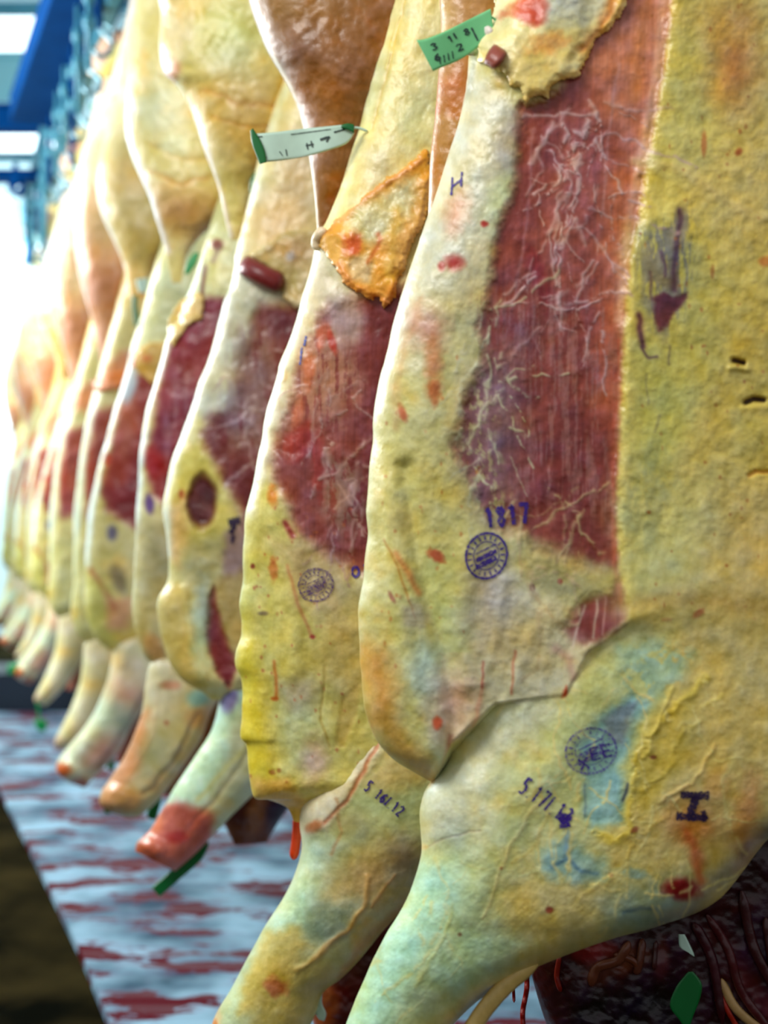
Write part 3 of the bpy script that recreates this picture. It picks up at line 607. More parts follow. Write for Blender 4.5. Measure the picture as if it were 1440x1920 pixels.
leg1 = [(960, 1010, R1, 960, .55), (925, 1110, R1, 1060, .8), (905, 1200, R1, 1160, .92), (890, 1280, R1, 1260, .98), (872, 1350, R1, 1340, 1), (838, 1430, R1, 1420, 1), (802, 1474, 1640, 1462, 1), (788, 1515, 1580, 1505, 1), (789, 1560, 1500, 1545, 1), (790, 1600, 1442, 1572, 1),
  (776, 1650, 1345, 1688, 1), (752, 1705, 1240, 1735, 1), (724, 1752, 1150, 1760, .95), (702, 1795, 1060, 1792, .95), (682, 1840, 968, 1832, .95), (664, 1880, 890, 1882, .95), (646, 1930, 836, 1938, 1), (628, 1990, 775, 2010, 1), (620, 2050, 765, 2075, 1), (640, 2090, 760, 2110, .5)]
lops1 = [
  P([(1085, 1230), (1300, 1130), (1700, 1050), (1700, 1700), (1250, 1760), (1150, 1560)], (214, 186, 116), 60, 25, .9),
  P([(1180, 1180), (1260, 1180), (1240, 1340), (1190, 1500), (1100, 1560), (1010, 1480), (1040, 1350), (1100, 1260)], (204, 204, 142), 40, 20, .9),
  P([(1160, 1215), (1240, 1205), (1300, 1225), (1270, 1280), (1210, 1330), (1170, 1290)], (168, 194, 176), 26, 16, .85, tex=(30, 30, -.2)),
  P([(1185, 1300), (1215, 1320), (1196, 1390), (1165, 1440), (1170, 1490), (1168, 1540), (1110, 1552), (1090, 1520), (1098, 1460), (1080, 1400), (1120, 1350)], (142, 184, 190), 14, 8, .92, h=-3),
  P([(1196, 1314), (1168, 1400), (1140, 1380), (1130, 1350), (1160, 1325)], (128, 134, 146), 8, 4, .8), P([(1112, 1480), (1160, 1470), (1158, 1540), (1110, 1545)], (170, 206, 205), 8, 5, .7),
  S([(1176, 1470), (1168, 1500)], 4, (50, 60, 90), .85, 2), S([(1097, 1470), (1096, 1530)], 3, (80, 110, 140), .7, 2),
  S([(1320, 1270), (1270, 1320), (1225, 1370), (1200, 1420), (1185, 1470), (1182, 1520), (1190, 1555), (1160, 1575), (1120, 1562)], 10, (224, 196, 92), .85, 12, h=3, tex=(18, 18, -.3)), S([(1350, 1300), (1280, 1380), (1250, 1450), (1200, 1490)], 6, (226, 200, 110), .7, 12, h=2, tex=(18, 18, -.2)),
  S([(1280, 1500), (1230, 1540), (1180, 1590), (1160, 1640), (1120, 1660), (1090, 1680)], 7, (214, 180, 96), .6, 12, h=2, tex=(18, 18, -.2)), S([(1340, 1400), (1300, 1470), (1240, 1500)], 5, (226, 190, 120), .7, 6, h=3), S([(1260, 1290), (1235, 1350), (1210, 1420)], 4, (232, 210, 130), .7, 8, h=3),
  P([(1190, 1360), (1300, 1300), (1290, 1420), (1240, 1500), (1200, 1540)], (208, 180, 84), 26, 18, .8),
  P([(812, 1440), (900, 1370), (1010, 1300), (1060, 1330), (960, 1400), (920, 1480), (860, 1560), (790, 1600), (770, 1480)], (222, 218, 196), 40, 14, .9),
  P([(880, 1300), (1060, 1290), (1100, 1220), (900, 1180)], (216, 200, 168), 24, 12, .9),
  P([(960, 1420), (1050, 1420), (1090, 1500), (1080, 1560), (980, 1560), (930, 1500)], (206, 208, 156), 50, 20, .7),
  P([(600, 2100), (640, 1900), (700, 1760), (780, 1620), (860, 1600), (880, 1680), (850, 1760), (780, 1860), (760, 2000), (740, 2120)], (180, 214, 190), 60, 20, .95),
  P([(860, 1560), (960, 1560), (980, 1680), (930, 1760), (860, 1740)], (196, 208, 160), 50, 25, .75),
  P([(930, 1640), (1120, 1620), (1200, 1700), (1050, 1800), (900, 1860), (900, 1760)], (202, 176, 110), 40, 25, .8), P([(840, 1760), (930, 1730), (990, 1770), (930, 1830), (850, 1880), (800, 1840)], (176, 204, 172), 40, 22, .75),
  P([(640, 2120), (660, 1980), (740, 1900), (810, 1840), (850, 1880), (790, 2000), (780, 2120)], (196, 204, 150), 40, 15, .5),
  P([(1010, 1600), (1060, 1570), (1130, 1610), (1140, 1650), (1080, 1660), (1010, 1640)], (146, 180, 178), 16, 12, .8), S([(1035, 1624), (1060, 1612), (1090, 1632), (1120, 1636)], 5, (84, 116, 140), .7, 4), S([(1062, 1560), (1066, 1610)], 8, (130, 160, 190), .6, 3),
  P([(1130, 1700), (1200, 1660), (1290, 1640), (1300, 1690), (1250, 1740), (1150, 1750)], (140, 156, 138), 34, 18, .85), S([(1170, 1712), (1200, 1702), (1230, 1708)], 5, (90, 106, 116), .7, 5), B(1190, 1638, 26, 10, (120, 150, 150), .7, .2, .4),
  S([(1440, 1560), (1380, 1620), (1310, 1690), (1240, 1735)], 22, (150, 140, 128), .7, 8), S([(1405, 1585), (1392, 1600)], 9, (90, 90, 100), .6, 4),
  B(1278, 1668, 32, 20, (128, 22, 24), .97, .1, .35), B(1296, 1540, 44, 40, (206, 130, 70), .8, 0, .5, soft=1.1), S([(1290, 1560), (1305, 1600), (1312, 1650)], 13, (202, 106, 62), .8, 6), B(1400, 1540, 22, 70, (200, 124, 74), .65, .1, .5, soft=1.1), B(1345, 1470, 26, 30, (206, 150, 88), .5),
  S([(1010, 1500), (960, 1580), (930, 1660), (905, 1720)], 5, (222, 204, 150), .6, 6, h=2), S([(1030, 1520), (1000, 1590), (960, 1620)], 4, (214, 190, 120), .5, 6, h=1), S([(850, 1700), (830, 1760), (780, 1850)], 5, (204, 204, 140), .6, 6, h=2),
  S([(1060, 1790), (980, 1826), (900, 1860), (840, 1910)], 13, (206, 180, 118), .7, 4), B(870, 1560, 50, 40, (200, 196, 178), .5, soft=1.2), S([(795, 1590), (850, 1565), (900, 1560)], 3, (190, 176, 150), .6, 4, h=-2), B(795, 1588, 8, 6, (225, 200, 150), .8, h=3),
  S([(1150, 1762), (1240, 1738), (1330, 1700), (1440, 1590)], 10, None, h=6), S([(1100, 1300), (1060, 1400), (980, 1500), (900, 1660)], 50, None, h=10),
  B(862, 1752, 4, 4, (110, 80, 60), .8), B(1030, 1706, 7, 6, (150, 60, 40), .85), B(1145, 1640, 5, 4, (150, 80, 40), .6), B(1190, 1556, 8, 5, (140, 70, 50), .8, -.6), B(1225, 1420, 6, 4, (120, 60, 40), .8), B(940, 1628, 3, 3, (140, 90, 60), .7)]
lops1 += webs(1000, 1400, 1240, 1700, 40, 51, (226, 206, 140))+webs(680, 900, 1600, 1900, 16, 52, (206, 204, 150))
def drop1(x, y):
    yc = np.interp(x, [780, 812, 848, 930, 1060, 1105, 1185, 1300, 1700], [1490, 1470, 1395, 1322, 1306, 1225, 1168, 1150, 1120])
    sf = np.interp(x, [1000, 1180, 1360], [26, 40, 260])
    return -84*sst((y-yc)/sf+.25)
def mix1(x, y):
    yc = np.interp(x, [780, 812, 848, 930, 1060, 1105, 1185, 1300, 1700], [1490, 1470, 1395, 1322, 1306, 1225, 1168, 1160, 1130])
    return sst((y-yc+10*fbm(x, y, 30, 3))/np.interp(x, [1000, 1180, 1360], [14, 18, 90])+.5)
def blend1(x, y, H, ras):
    hb = ras(x.ravel(), y.ravel()).reshape(x.shape)-2; k = 10+60*sst((x-1000)/200); d = (H-hb)
    sm = np.where(np.abs(d) < k, np.maximum(H, hb)+(k-np.abs(d))**2/(4*k), np.maximum(H, hb))
    w_ = sst((x-900)/120)*sst((1430-y)/120)
    return H*(1-w_)+sm*w_
sp1 = dict(blend=blend1, hadd=drop1, mixf=mix1, thr=.035, D=1.4, seed=1, step=2.3, r=112, lr=120, body=c1body, leg=leg1, ops=ops1, legops=lops1, edgen=1.6, base=(208, 194, 134), legbase=(212, 204, 146),
  label='nearest beef side, filling the right half, with torn yellow fat flap at top', hook='trolley hook directly above the nearest beef side, out of frame',
  thigh=[(822, -80, 1150, -80), (824, 0, 1150, 0), (826, 60, 1150, 60), (817, 200, 1120, 200), (806, 300, 1080, 300, .9), (803, 380, 1040, 380, .8), (800, 450, 960, 450, .6), (797, 520, 900, 520, .3)], thbase=(178, 128, 74),  # ochre base deepened to carry the shade behind the flank
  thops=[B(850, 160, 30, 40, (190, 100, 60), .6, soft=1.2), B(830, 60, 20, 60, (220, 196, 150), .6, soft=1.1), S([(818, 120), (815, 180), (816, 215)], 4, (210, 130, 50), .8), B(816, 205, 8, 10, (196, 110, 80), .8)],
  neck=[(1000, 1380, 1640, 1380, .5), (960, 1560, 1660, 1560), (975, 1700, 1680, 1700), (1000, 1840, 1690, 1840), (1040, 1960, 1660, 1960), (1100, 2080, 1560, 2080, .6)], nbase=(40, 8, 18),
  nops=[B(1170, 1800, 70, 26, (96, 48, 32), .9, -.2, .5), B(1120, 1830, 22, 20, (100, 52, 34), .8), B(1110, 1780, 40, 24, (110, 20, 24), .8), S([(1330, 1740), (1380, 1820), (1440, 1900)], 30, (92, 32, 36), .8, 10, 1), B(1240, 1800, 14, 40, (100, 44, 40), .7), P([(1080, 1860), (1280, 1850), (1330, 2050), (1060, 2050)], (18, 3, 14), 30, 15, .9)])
# ---- second side
Q = lambda L, w: [(x, y, x+w, y) for x, y in L]
c2body = [(800, -300, 1180, -300)]+Q([(752, -60), (735, 0), (712, 90), (690, 170), (668, 250), (648, 320), (628, 380), (612, 420)], 420)+[(590, 440, 1050, 440)]+Q([(590, 470), (582, 510), (562, 570), (548, 620), (524, 680), (521, 700), (510, 740), (500, 780), (490, 830), (478, 880), (466, 940), (458, 1000), (454, 1060), (452, 1120), (455, 1160), (452, 1190), (441, 1220), (440, 1250), (452, 1280), (456, 1330), (450, 1380), (462, 1400), (464, 1440)], 560)+[(472, 1480, 960, 1455), (482, 1498, 880, 1490, .7), (505, 1500, 800, 1515, .5), (540, 1515, 740, 1540, .3), (552, 1540, 640, 1560, .15)]
ops2 = [
  P([(560, -300), (900, -300), (860, 260), (700, 520), (600, 460), (640, 300)], (226, 208, 146), 30, 15),
  S([(722, 60), (690, 200), (655, 330), (620, 430)], 13, (234, 226, 176), .8, 4, h=3), S([(760, 0), (735, 100), (700, 240)], 4, (222, 190, 110), .8, 3, h=-3), S([(748, 30), (722, 130)], 3, (214, 190, 110), .6, 3, h=3), B(770, 230, 30, 60, (205, 205, 160), .7, .3, .4, soft=1.2), B(700, 320, 40, 60, (228, 200, 150), .6, soft=1.2),
  P([(596, 440), (640, 520), (680, 580), (700, 700), (600, 900), (470, 1000), (440, 900), (520, 650)], (216, 198, 170), 26, 12),
  P([(620, 570), (680, 560), (760, 540), (900, 560), (900, 1090), (690, 1080), (640, 1070), (590, 1030), (552, 1000), (540, 950), (505, 900), (520, 820), (548, 760), (570, 660)], (140, 70, 62), 18, 14, 1, 1, h=-7),
  P([(680, 570), (900, 560), (900, 1090), (700, 1080), (640, 900), (700, 780)], (112, 42, 44), 36, 18, .9), P([(620, 560), (668, 545), (685, 600), (672, 640), (640, 660), (600, 640)], (188, 160, 150), 18, 10, .85, .5),
  P([(570, 640), (640, 620), (680, 720), (640, 800), (580, 780), (545, 800), (535, 760)], (190, 142, 118), 28, 20, .75, .6, tex=(8, 40, -.15)),
  P([(600, 840), (680, 880), (690, 960), (640, 1010), (600, 960)], (156, 130, 118), 26, 20, .7, .4, tex=(12, 24, -.1)),
  B(565, 830, 26, 34, (164, 52, 42), .75, .3, .6), B(596, 870, 12, 60, (158, 54, 42), .7, -.05, .5), B(580, 694, 12, 34, (206, 110, 62), .75, .05, .5), B(622, 640, 7, 24, (184, 52, 28), .85, -.3), B(605, 630, 12, 24, (196, 92, 58), .7, .3, .5), B(560, 770, 10, 30, (200, 110, 76), .6, .2, .5),
  P([(430, 950), (505, 880), (545, 990), (600, 1060), (700, 1090), (960, 1110), (960, 1560), (430, 1560)], (212, 196, 116), 20, 14),
  P([(500, 1010), (570, 1000), (650, 1060), (640, 1180), (560, 1120)], (198, 170, 130), 28, 20, .75), P([(640, 1080), (760, 1080), (760, 1180), (660, 1160)], (196, 176, 130), 30, 16, .7), P([(610, 1160), (700, 1140), (700, 1300), (640, 1320), (600, 1250)], (190, 160, 100), 36, 18, .6),
  P([(530, 1290), (580, 1290), (610, 1400), (580, 1450), (540, 1440)], (196, 200, 160), 30, 18, .8), B(560, 1300, 30, 26, (176, 150, 130), .6, 0, .5, soft=1.1), B(590, 1430, 22, 40, (216, 176, 166), .75, .1, .5, soft=1),
  P([(440, 1200), (480, 1200), (500, 1350), (520, 1480), (470, 1500), (440, 1400)], (226, 200, 70), 20, 10, .85, h=5), P([(455, 1040), (480, 1040), (470, 1180), (440, 1200)], (212, 196, 96), 14, 8, .7),
  P([(470, 1460), (540, 1460), (600, 1530), (560, 1570), (480, 1510)], (220, 168, 84), 14, 6, .85), S([(515, 1240), (518, 1310)], 4, (196, 110, 48), .8, 2), S([(540, 1060), (556, 1130), (585, 1190)], 4, (190, 120, 80), .6, 3), S([(535, 980), (548, 1005)], 7, (140, 34, 30), .85, 3),
  S([(610, 1250), (602, 1350), (620, 1400)], 3, (180, 150, 70), .6, 3, h=-4), P([(628, 1400), (640, 1310), (675, 1280), (670, 1340), (645, 1400)], (196, 166, 92), 6, 3, .8, h=-4), S([(560, 1000), (545, 1120), (552, 1260)], 24, None, h=6), S([(500, 1010), (490, 1200), (520, 1420)], 20, None, h=-6),
  B(512, 1065, 8, 20, (190, 100, 50), .7, 0, .5), B(474, 1062, 4, 5, (130, 50, 30), .9), B(586, 1194, 5, 4, (160, 50, 40), .9), B(494, 1150, 9, 4, (130, 110, 90), .8), B(510, 1448, 6, 5, (160, 100, 50), .8), B(523, 1445, 4, 4, (160, 100, 50), .8), B(515, 1310, 7, 4, (186, 96, 40), .8), B(510, 930, 9, 22, (216, 130, 54), .8, -.1, .4), B(530, 705, 8, 12, (214, 160, 110), .8, .3, h=4),
  S([(590, 450), (575, 530), (545, 630), (515, 740), (490, 850), (468, 960)], 15, (232, 224, 200), .85, 4, h=3)]
ops2 += webs(600, 690, 680, 1000, 22, 31, (180, 140, 132))
for i in range(60): ops2.append(B(R_.uniform(450, 680), R_.uniform(900, 1480), R_.uniform(1.5, 3), R_.uniform(2, 4), (180, 100, 60), R_.uniform(.3, .8)))
leg2 = [(760, 1180, 1000, 1160, .5), (715, 1290, 980, 1270, .8), (690, 1345, 960, 1330, .9), (655, 1400, 940, 1390, 1), (620, 1445, 920, 1430, 1), (585, 1480, 900, 1470, 1), (566, 1510, 880, 1510, 1), (562, 1545, 860, 1550, 1), (566, 1590, 840, 1590, 1), (552, 1640, 810, 1640, 1),
  (526, 1690, 765, 1695, 1), (498, 1735, 715, 1750, 1), (476, 1775, 675, 1800, 1), (452, 1820, 640, 1835, 1), (430, 1860, 606, 1862, 1), (408, 1895, 590, 1905, 1), (396, 1930, 572, 1945, 1), (392, 1975, 560, 1990, 1), (400, 2010, 545, 2020, .6)]
lops2 = [
  P([(640, 1500), (900, 1300), (960, 1300), (900, 1620), (760, 1650), (640, 1640)], (196, 198, 142), 40, 20, .9), P([(690, 1460), (770, 1340), (860, 1400), (790, 1470), (720, 1500)], (214, 184, 120), 24, 14, .8),
  P([(700, 1500), (790, 1480), (800, 1560), (740, 1620), (660, 1600)], (188, 196, 144), 30, 18, .7),
  P([(690, 1335), (740, 1330), (700, 1430), (650, 1500), (610, 1560), (560, 1570), (555, 1500), (620, 1430)], (232, 214, 186), 14, 6, .95, h=6), S([(735, 1350), (690, 1430), (650, 1500), (610, 1540)], 5, (206, 128, 90), .85, 4, h=-3), B(590, 1550, 18, 10, (196, 110, 64), .8, -.4),
  P([(380, 2040), (400, 1900), (480, 1750), (560, 1620), (570, 1570), (630, 1580), (610, 1680), (560, 1740), (480, 1840), (440, 1960)], (200, 216, 190), 34, 12, .95),
  P([(540, 1680), (600, 1640), (620, 1720), (560, 1760), (520, 1740)], (184, 210, 180), 30, 14, .7),
  B(700, 1640, 80, 50, (196, 150, 100), .75, -.5, .4, soft=1.2), B(760, 1610, 34, 34, (110, 96, 90), .6, 0, .4, soft=1.2), P([(590, 1690), (680, 1690), (660, 1740), (600, 1780), (575, 1760)], (146, 158, 136), 24, 14, .85),
  S([(690, 1640), (684, 1700), (650, 1745), (600, 1790), (560, 1820)], 7, (214, 166, 100), .85, 6, h=4), S([(740, 1640), (700, 1700)], 5, (210, 156, 96), .7, 6, h=2), S([(630, 1500), (640, 1560), (620, 1600)], 4, (190, 130, 80), .5, 4),
  P([(500, 1745), (560, 1738), (572, 1770), (540, 1830), (500, 1880), (450, 1900), (450, 1850)], (206, 176, 88), 14, 10, .85), P([(520, 1800), (600, 1800), (640, 1830), (560, 1930), (470, 1960), (480, 1880)], (204, 176, 104), 24, 14, .7), B(518, 1850, 22, 16, (176, 84, 60), .7, .4, .5), P([(390, 1990), (560, 1960), (560, 2060), (380, 2060)], (206, 130, 96), 20, 8, .8), B(402, 1905, 12, 30, (232, 200, 170), .7), B(400, 1920, 8, 10, (216, 120, 60), .7),
  B(660, 1540, 30, 20, (186, 160, 110), .5, soft=1.2), S([(820, 1640), (760, 1700), (690, 1760), (640, 1830)], 12, (190, 146, 90), .7, 5)]
sp2 = dict(D=1.97, seed=2, step=2.6, r=78, lr=82, body=c2body, leg=leg2, ops=ops2, legops=lops2, edgen=2.2, legbase=(206, 200, 148), legdz=6,
  label='second beef side from the front, ragged bright yellow belly edge above its foreleg', hook='trolley hook above the second beef side from the front',
  thigh=[(440, -200, 900, -200), (458, -60, 860, -60), (466, 0, 850, 0), (482, 50, 830, 50), (503, 100, 810, 100), (530, 145, 780, 145), (553, 190, 750, 190), (568, 240, 730, 240, .9), (580, 300, 710, 300, .8), (590, 370, 680, 370, .6), (595, 430, 650, 430, .5), (600, 480, 630, 480, .3)], thbase=(146, 98, 56),  # brown base and patches hold the thigh's shade in their colour
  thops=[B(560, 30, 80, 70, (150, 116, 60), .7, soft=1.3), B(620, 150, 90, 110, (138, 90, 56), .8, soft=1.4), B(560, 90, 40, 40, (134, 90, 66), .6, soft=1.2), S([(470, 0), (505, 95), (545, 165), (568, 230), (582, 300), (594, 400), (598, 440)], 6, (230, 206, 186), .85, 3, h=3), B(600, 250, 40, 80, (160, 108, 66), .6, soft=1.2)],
  neck=[(600, 1600, 900, 1600, .5), (570, 1700, 880, 1700), (575, 1850, 860, 1850), (600, 1960, 800, 1960), (640, 2050, 760, 2050, .5)], nbase=(76, 24, 28), nops=[B(600, 1880, 30, 50, (190, 110, 60), .6), B(660, 1800, 40, 40, (50, 20, 20), .7)])
# ---- third side
c3body = [(660, -300, 940, -300)]+Q([(560, 60), (534, 140), (512, 200), (490, 270), (474, 340), (462, 400), (448, 450), (441, 480), (440, 500)], 300)+Q([(432, 540), (418, 570), (408, 610), (398, 650), (385, 690), (372, 720), (362, 760), (347, 800), (335, 830), (320, 870), (311, 910), (306, 950), (311, 1000), (316, 1050), (312, 1090), (298, 1125), (299, 1170), (306, 1210), (318, 1245)], 400)+[(335, 1270, 650, 1270), (357, 1287, 560, 1290, .8), (380, 1298, 500, 1300, .6), (398, 1312, 450, 1315, .3)]
ops3 = [P([(400, 200), (700, 60), (700, 480), (560, 470), (440, 500), (440, 400)], (224, 206, 156), 24, 12), B(520, 420, 50, 50, (216, 170, 122), .6, soft=1.2), S([(540, 150), (500, 270), (470, 380)], 10, (232, 232, 206), .8), B(560, 330, 30, 60, (214, 170, 126), .5, soft=1.2),
  P([(530, 460), (640, 440), (640, 560), (560, 580), (530, 540)], (170, 150, 122), 12, 10, .8), P([(440, 500), (560, 500), (500, 700), (420, 820), (360, 760)], (196, 188, 162), 20, 12),
  P([(490, 570), (560, 575), (700, 560), (700, 1000), (470, 1000), (440, 940), (415, 890), (380, 830), (395, 780), (440, 760), (460, 680)], (108, 42, 44), 18, 12, 1, 1, h=-5), P([(450, 620), (510, 590), (510, 740), (500, 860), (440, 850), (400, 820), (430, 740)], (146, 116, 112), 30, 22, .8, .6, tex=(8, 60, -.25)),
  P([(330, 850), (378, 830), (415, 900), (440, 980), (420, 1040), (300, 1060), (300, 900)], (208, 192, 104), 14, 10, .9), P([(340, 1020), (430, 1000), (450, 1080), (400, 1110), (350, 1080)], (176, 166, 122), 24, 14, .8), P([(310, 960), (345, 930), (350, 1010), (335, 1060), (306, 1040)], (214, 166, 104), 18, 12, .8),
  B(379, 941, 27, 48, (82, 30, 32), .98, .05, .12, m=.5, h=-14, soft=.3), B(340, 926, 5, 9, (170, 80, 40), .8), P([(420, 1000), (470, 960), (470, 1080), (420, 1090)], (140, 110, 120), 12, 8, .8),
  P([(392, 1120), (402, 1100), (420, 1180), (445, 1250), (430, 1290), (405, 1260), (388, 1200)], (124, 40, 40), 7, 5, .95, .6, h=-10), P([(405, 1090), (470, 1060), (470, 1240), (440, 1240), (415, 1180)], (178, 150, 96), 14, 10, .8),
  P([(298, 1110), (350, 1100), (370, 1240), (400, 1310), (340, 1290), (300, 1220)], (216, 186, 112), 20, 10, .8), B(382, 1140, 14, 60, (150, 165, 165), .7, 0, .4, soft=1), B(372, 1200, 14, 50, (196, 210, 180), .8, -.1, .4, soft=1),
  S([(438, 510), (410, 610), (380, 710), (340, 820), (314, 920), (312, 1040)], 10, (236, 232, 212), .9, 3, h=2), S([(345, 1100), (360, 1200), (390, 1290)], 8, None, h=5)]+webs(440, 560, 640, 880, 16, 41, (170, 140, 140))
leg3 = [(470, 1130, 620, 1120, .5), (440, 1220, 600, 1210, .8), (422, 1252, 590, 1250, .9), (412, 1285, 580, 1290, 1), (410, 1325, 570, 1340, 1), (396, 1370, 550, 1400, 1), (370, 1412, 520, 1450, 1), (345, 1450, 465, 1500, 1), (322, 1485, 425, 1540, 1), (300, 1525, 395, 1572, 1), (280, 1558, 365, 1602, 1), (258, 1578, 342, 1622, 1.05), (254, 1596, 328, 1634, .9)]
lops3 = [B(285, 1588, 26, 16, None, h=9, ang=.5), B(420, 1300, 30, 40, None, h=8), S([(350, 1560), (420, 1480), (470, 1400)], 7, (176, 150, 110), .5, 5, h=-6), P([(300, 1500), (360, 1400), (410, 1300), (430, 1250), (480, 1300), (440, 1420), (380, 1500), (330, 1540)], (196, 222, 200), 18, 8, .95), P([(440, 1340), (560, 1300), (560, 1440), (450, 1460), (400, 1500)], (186, 178, 138), 20, 12, .8), S([(460, 1400), (420, 1440), (370, 1500)], 5, (206, 196, 130), .7, 4),
  P([(240, 1600), (300, 1510), (330, 1500), (400, 1530), (400, 1640), (300, 1660)], (186, 92, 76), 14, 10, .95), P([(255, 1600), (270, 1560), (300, 1520), (310, 1540), (285, 1580)], (206, 110, 66), 8, 5, .8), B(330, 1570, 20, 12, (176, 50, 56), .7), B(430, 1306, 16, 26, (120, 100, 150), .85, .2, .3), B(310, 1500, 6, 14, (110, 140, 150), .6, .6)]
sp3 = dict(D=2.7, seed=3, step=2.8, r=56, lr=52, body=c3body, leg=leg3, ops=ops3, legops=lops3, legbase=(204, 206, 170), legdz=-14,
  label='third beef side, with dark oval hole in its belly and red stump of foreleg', hook='trolley hook above the third beef side from the front',
  thigh=[(300, -200, 700, -200), (285, -60, 650, -60), (300, 20, 640, 20), (298, 90, 620, 90), (306, 135, 600, 135), (330, 160, 580, 160), (352, 195, 560, 195), (368, 235, 540, 235), (382, 280, 520, 280, .9), (398, 320, 500, 320, .8), (410, 355, 480, 355, .6), (420, 400, 465, 400, .5), (432, 450, 452, 450, .3)], thbase=(222, 204, 136),
  thops=[B(440, 60, 60, 60, (196, 196, 110), .7, soft=1.3), B(440, 110, 40, 30, (206, 214, 180), .7, soft=1.2), B(460, 220, 90, 80, (212, 172, 106), .8, soft=1.3), S([(300, 120), (330, 165), (365, 230), (395, 310), (415, 380), (430, 440)], 8, (226, 206, 206), .8, 3, h=2), B(318, 130, 20, 20, (206, 120, 80), .7), S([(380, 170), (440, 190), (520, 200)], 6, (206, 150, 80), .5, 6, h=-4), S([(400, 220), (470, 235), (530, 240)], 5, (206, 150, 80), .5, 6, h=-4), B(330, 40, 30, 60, (230, 200, 170), .5)],
  neck=[(440, 1300, 660, 1300, .6), (420, 1400, 640, 1400), (405, 1470, 580, 1470), (415, 1530, 530, 1530), (440, 1585, 500, 1580, .5)], nbase=(104, 60, 44), nops=[B(440, 1500, 30, 40, (60, 20, 26), .8), B(530, 1520, 30, 60, (36, 8, 28), .9), B(480, 1530, 16, 40, (150, 100, 66), .7, .2)])
# ---- fourth side
c4body = [(520, -300, 720, -300)]+Q([(425, 330), (408, 380), (385, 450), (365, 520), (340, 580), (318, 620), (310, 640)], 200)+Q([(303, 670), (292, 710), (278, 760), (268, 810), (261, 860), (258, 920), (255, 980), (252, 1040), (249, 1090), (250, 1140), (254, 1180)], 330)+[(262, 1210, 560, 1210, .9), (270, 1230, 420, 1232, .6), (282, 1242, 350, 1246, .3)]
ops4 = [P([(300, 400), (500, 300), (520, 560), (400, 600), (310, 660)], (218, 212, 166), 20, 10), B(350, 520, 30, 40, (196, 210, 180), .6, soft=1.2), S([(385, 500), (378, 560), (384, 600)], 4, (104, 44, 46), .9, 2), B(407, 458, 11, 10, (120, 60, 60), .9, h=3), S([(408, 468), (400, 490)], 6, (150, 130, 130), .8),
  P([(322, 640), (380, 560), (420, 560), (560, 600), (560, 960), (330, 960), (290, 930), (275, 880), (290, 780), (305, 700)], (132, 50, 60), 12, 8, 1, 1, h=-4), P([(320, 700), (370, 680), (370, 800), (310, 880), (290, 830)], (160, 110, 120), 24, 16, .6, tex=(7, 40, 0)), B(287, 870, 18, 34, (160, 34, 34), .85, -.3, .3), S([(312, 650), (285, 740), (265, 850), (258, 980)], 7, (222, 222, 216), .9, 2, h=2), B(280, 945, 9, 18, (76, 40, 110), .85, -.15),
  P([(245, 980), (330, 980), (330, 1250), (260, 1240)], (192, 176, 130), 20, 12, .9), B(300, 1060, 24, 60, (160, 150, 110), .7, -.3, .4, soft=1), B(290, 1215, 16, 30, (206, 150, 90), .8, -.5)]
leg4 = [(330, 1160, 470, 1150, .6), (302, 1222, 450, 1210, .9), (280, 1246, 440, 1240, 1), (272, 1285, 420, 1290, 1), (268, 1330, 395, 1340, 1), (252, 1375, 375, 1390, 1), (232, 1420, 345, 1435, 1), (208, 1458, 315, 1478, 1), (190, 1484, 290, 1508, 1.1), (186, 1505, 262, 1530, 1), (198, 1520, 240, 1534, .5)]
lops4 = [B(215, 1495, 26, 20, None, h=8), B(295, 1260, 26, 30, None, h=6), S([(270, 1490), (330, 1420), (370, 1340)], 6, (140, 110, 80), .6, 5, h=-6), S([(300, 1280), (285, 1380), (240, 1460)], 6, (222, 180, 140), .5, 4, h=3), P([(265, 1260), (310, 1220), (360, 1280), (330, 1350), (280, 1340)], (222, 208, 180), 18, 8, .8), P([(180, 1540), (200, 1450), (260, 1340), (280, 1330), (270, 1420), (220, 1500)], (206, 138, 92), 14, 8, .9), B(320, 1285, 18, 8, (206, 130, 100), .7), B(372, 1310, 20, 16, (140, 180, 176), .9), B(380, 1345, 30, 20, (200, 150, 96), .8), B(290, 1410, 24, 36, (160, 160, 120), .6, .4, soft=1), B(230, 1500, 36, 24, (206, 146, 92), .8), B(312, 1355, 4, 4, (170, 70, 40), .9)]
sp4 = dict(D=3.1, seed=4, step=3.2, r=46, lr=46, body=c4body, leg=leg4, ops=ops4, legops=lops4, legbase=(208, 190, 144), legdz=-12,
  label='fourth beef side, narrow dark red flank under a scalloped yellow fat flap', hook='trolley hook above the fourth beef side from the front',
  thigh=[(290, -200, 560, -200), (262, -40, 520, -40), (240, 100, 500, 100), (232, 220, 480, 220), (242, 280, 470, 280), (262, 330, 450, 330), (280, 370, 440, 370), (292, 410, 420, 410, .8), (302, 440, 380, 440, .6), (312, 480, 350, 480, .5), (322, 530, 340, 530, .3)], thbase=(226, 208, 152),
  thops=[B(300, 200, 40, 40, (206, 214, 206), .7, soft=1.2), B(340, 400, 70, 40, (216, 150, 96), .7, soft=1.2), S([(240, 260), (270, 340), (295, 410), (315, 470)], 8, (220, 210, 220), .8), S([(280, 270), (340, 300), (390, 300)], 6, (220, 180, 100), .5, 6, h=-4), B(330, 270, 30, 20, (230, 226, 190), .7), S([(280, 320), (340, 345), (390, 335)], 6, (216, 160, 90), .5, 6, h=-4)],
  neck=[(330, 1280, 500, 1280), (320, 1370, 430, 1370), (305, 1440, 370, 1440), (300, 1490, 345, 1488, .6)], nbase=(130, 84, 58))
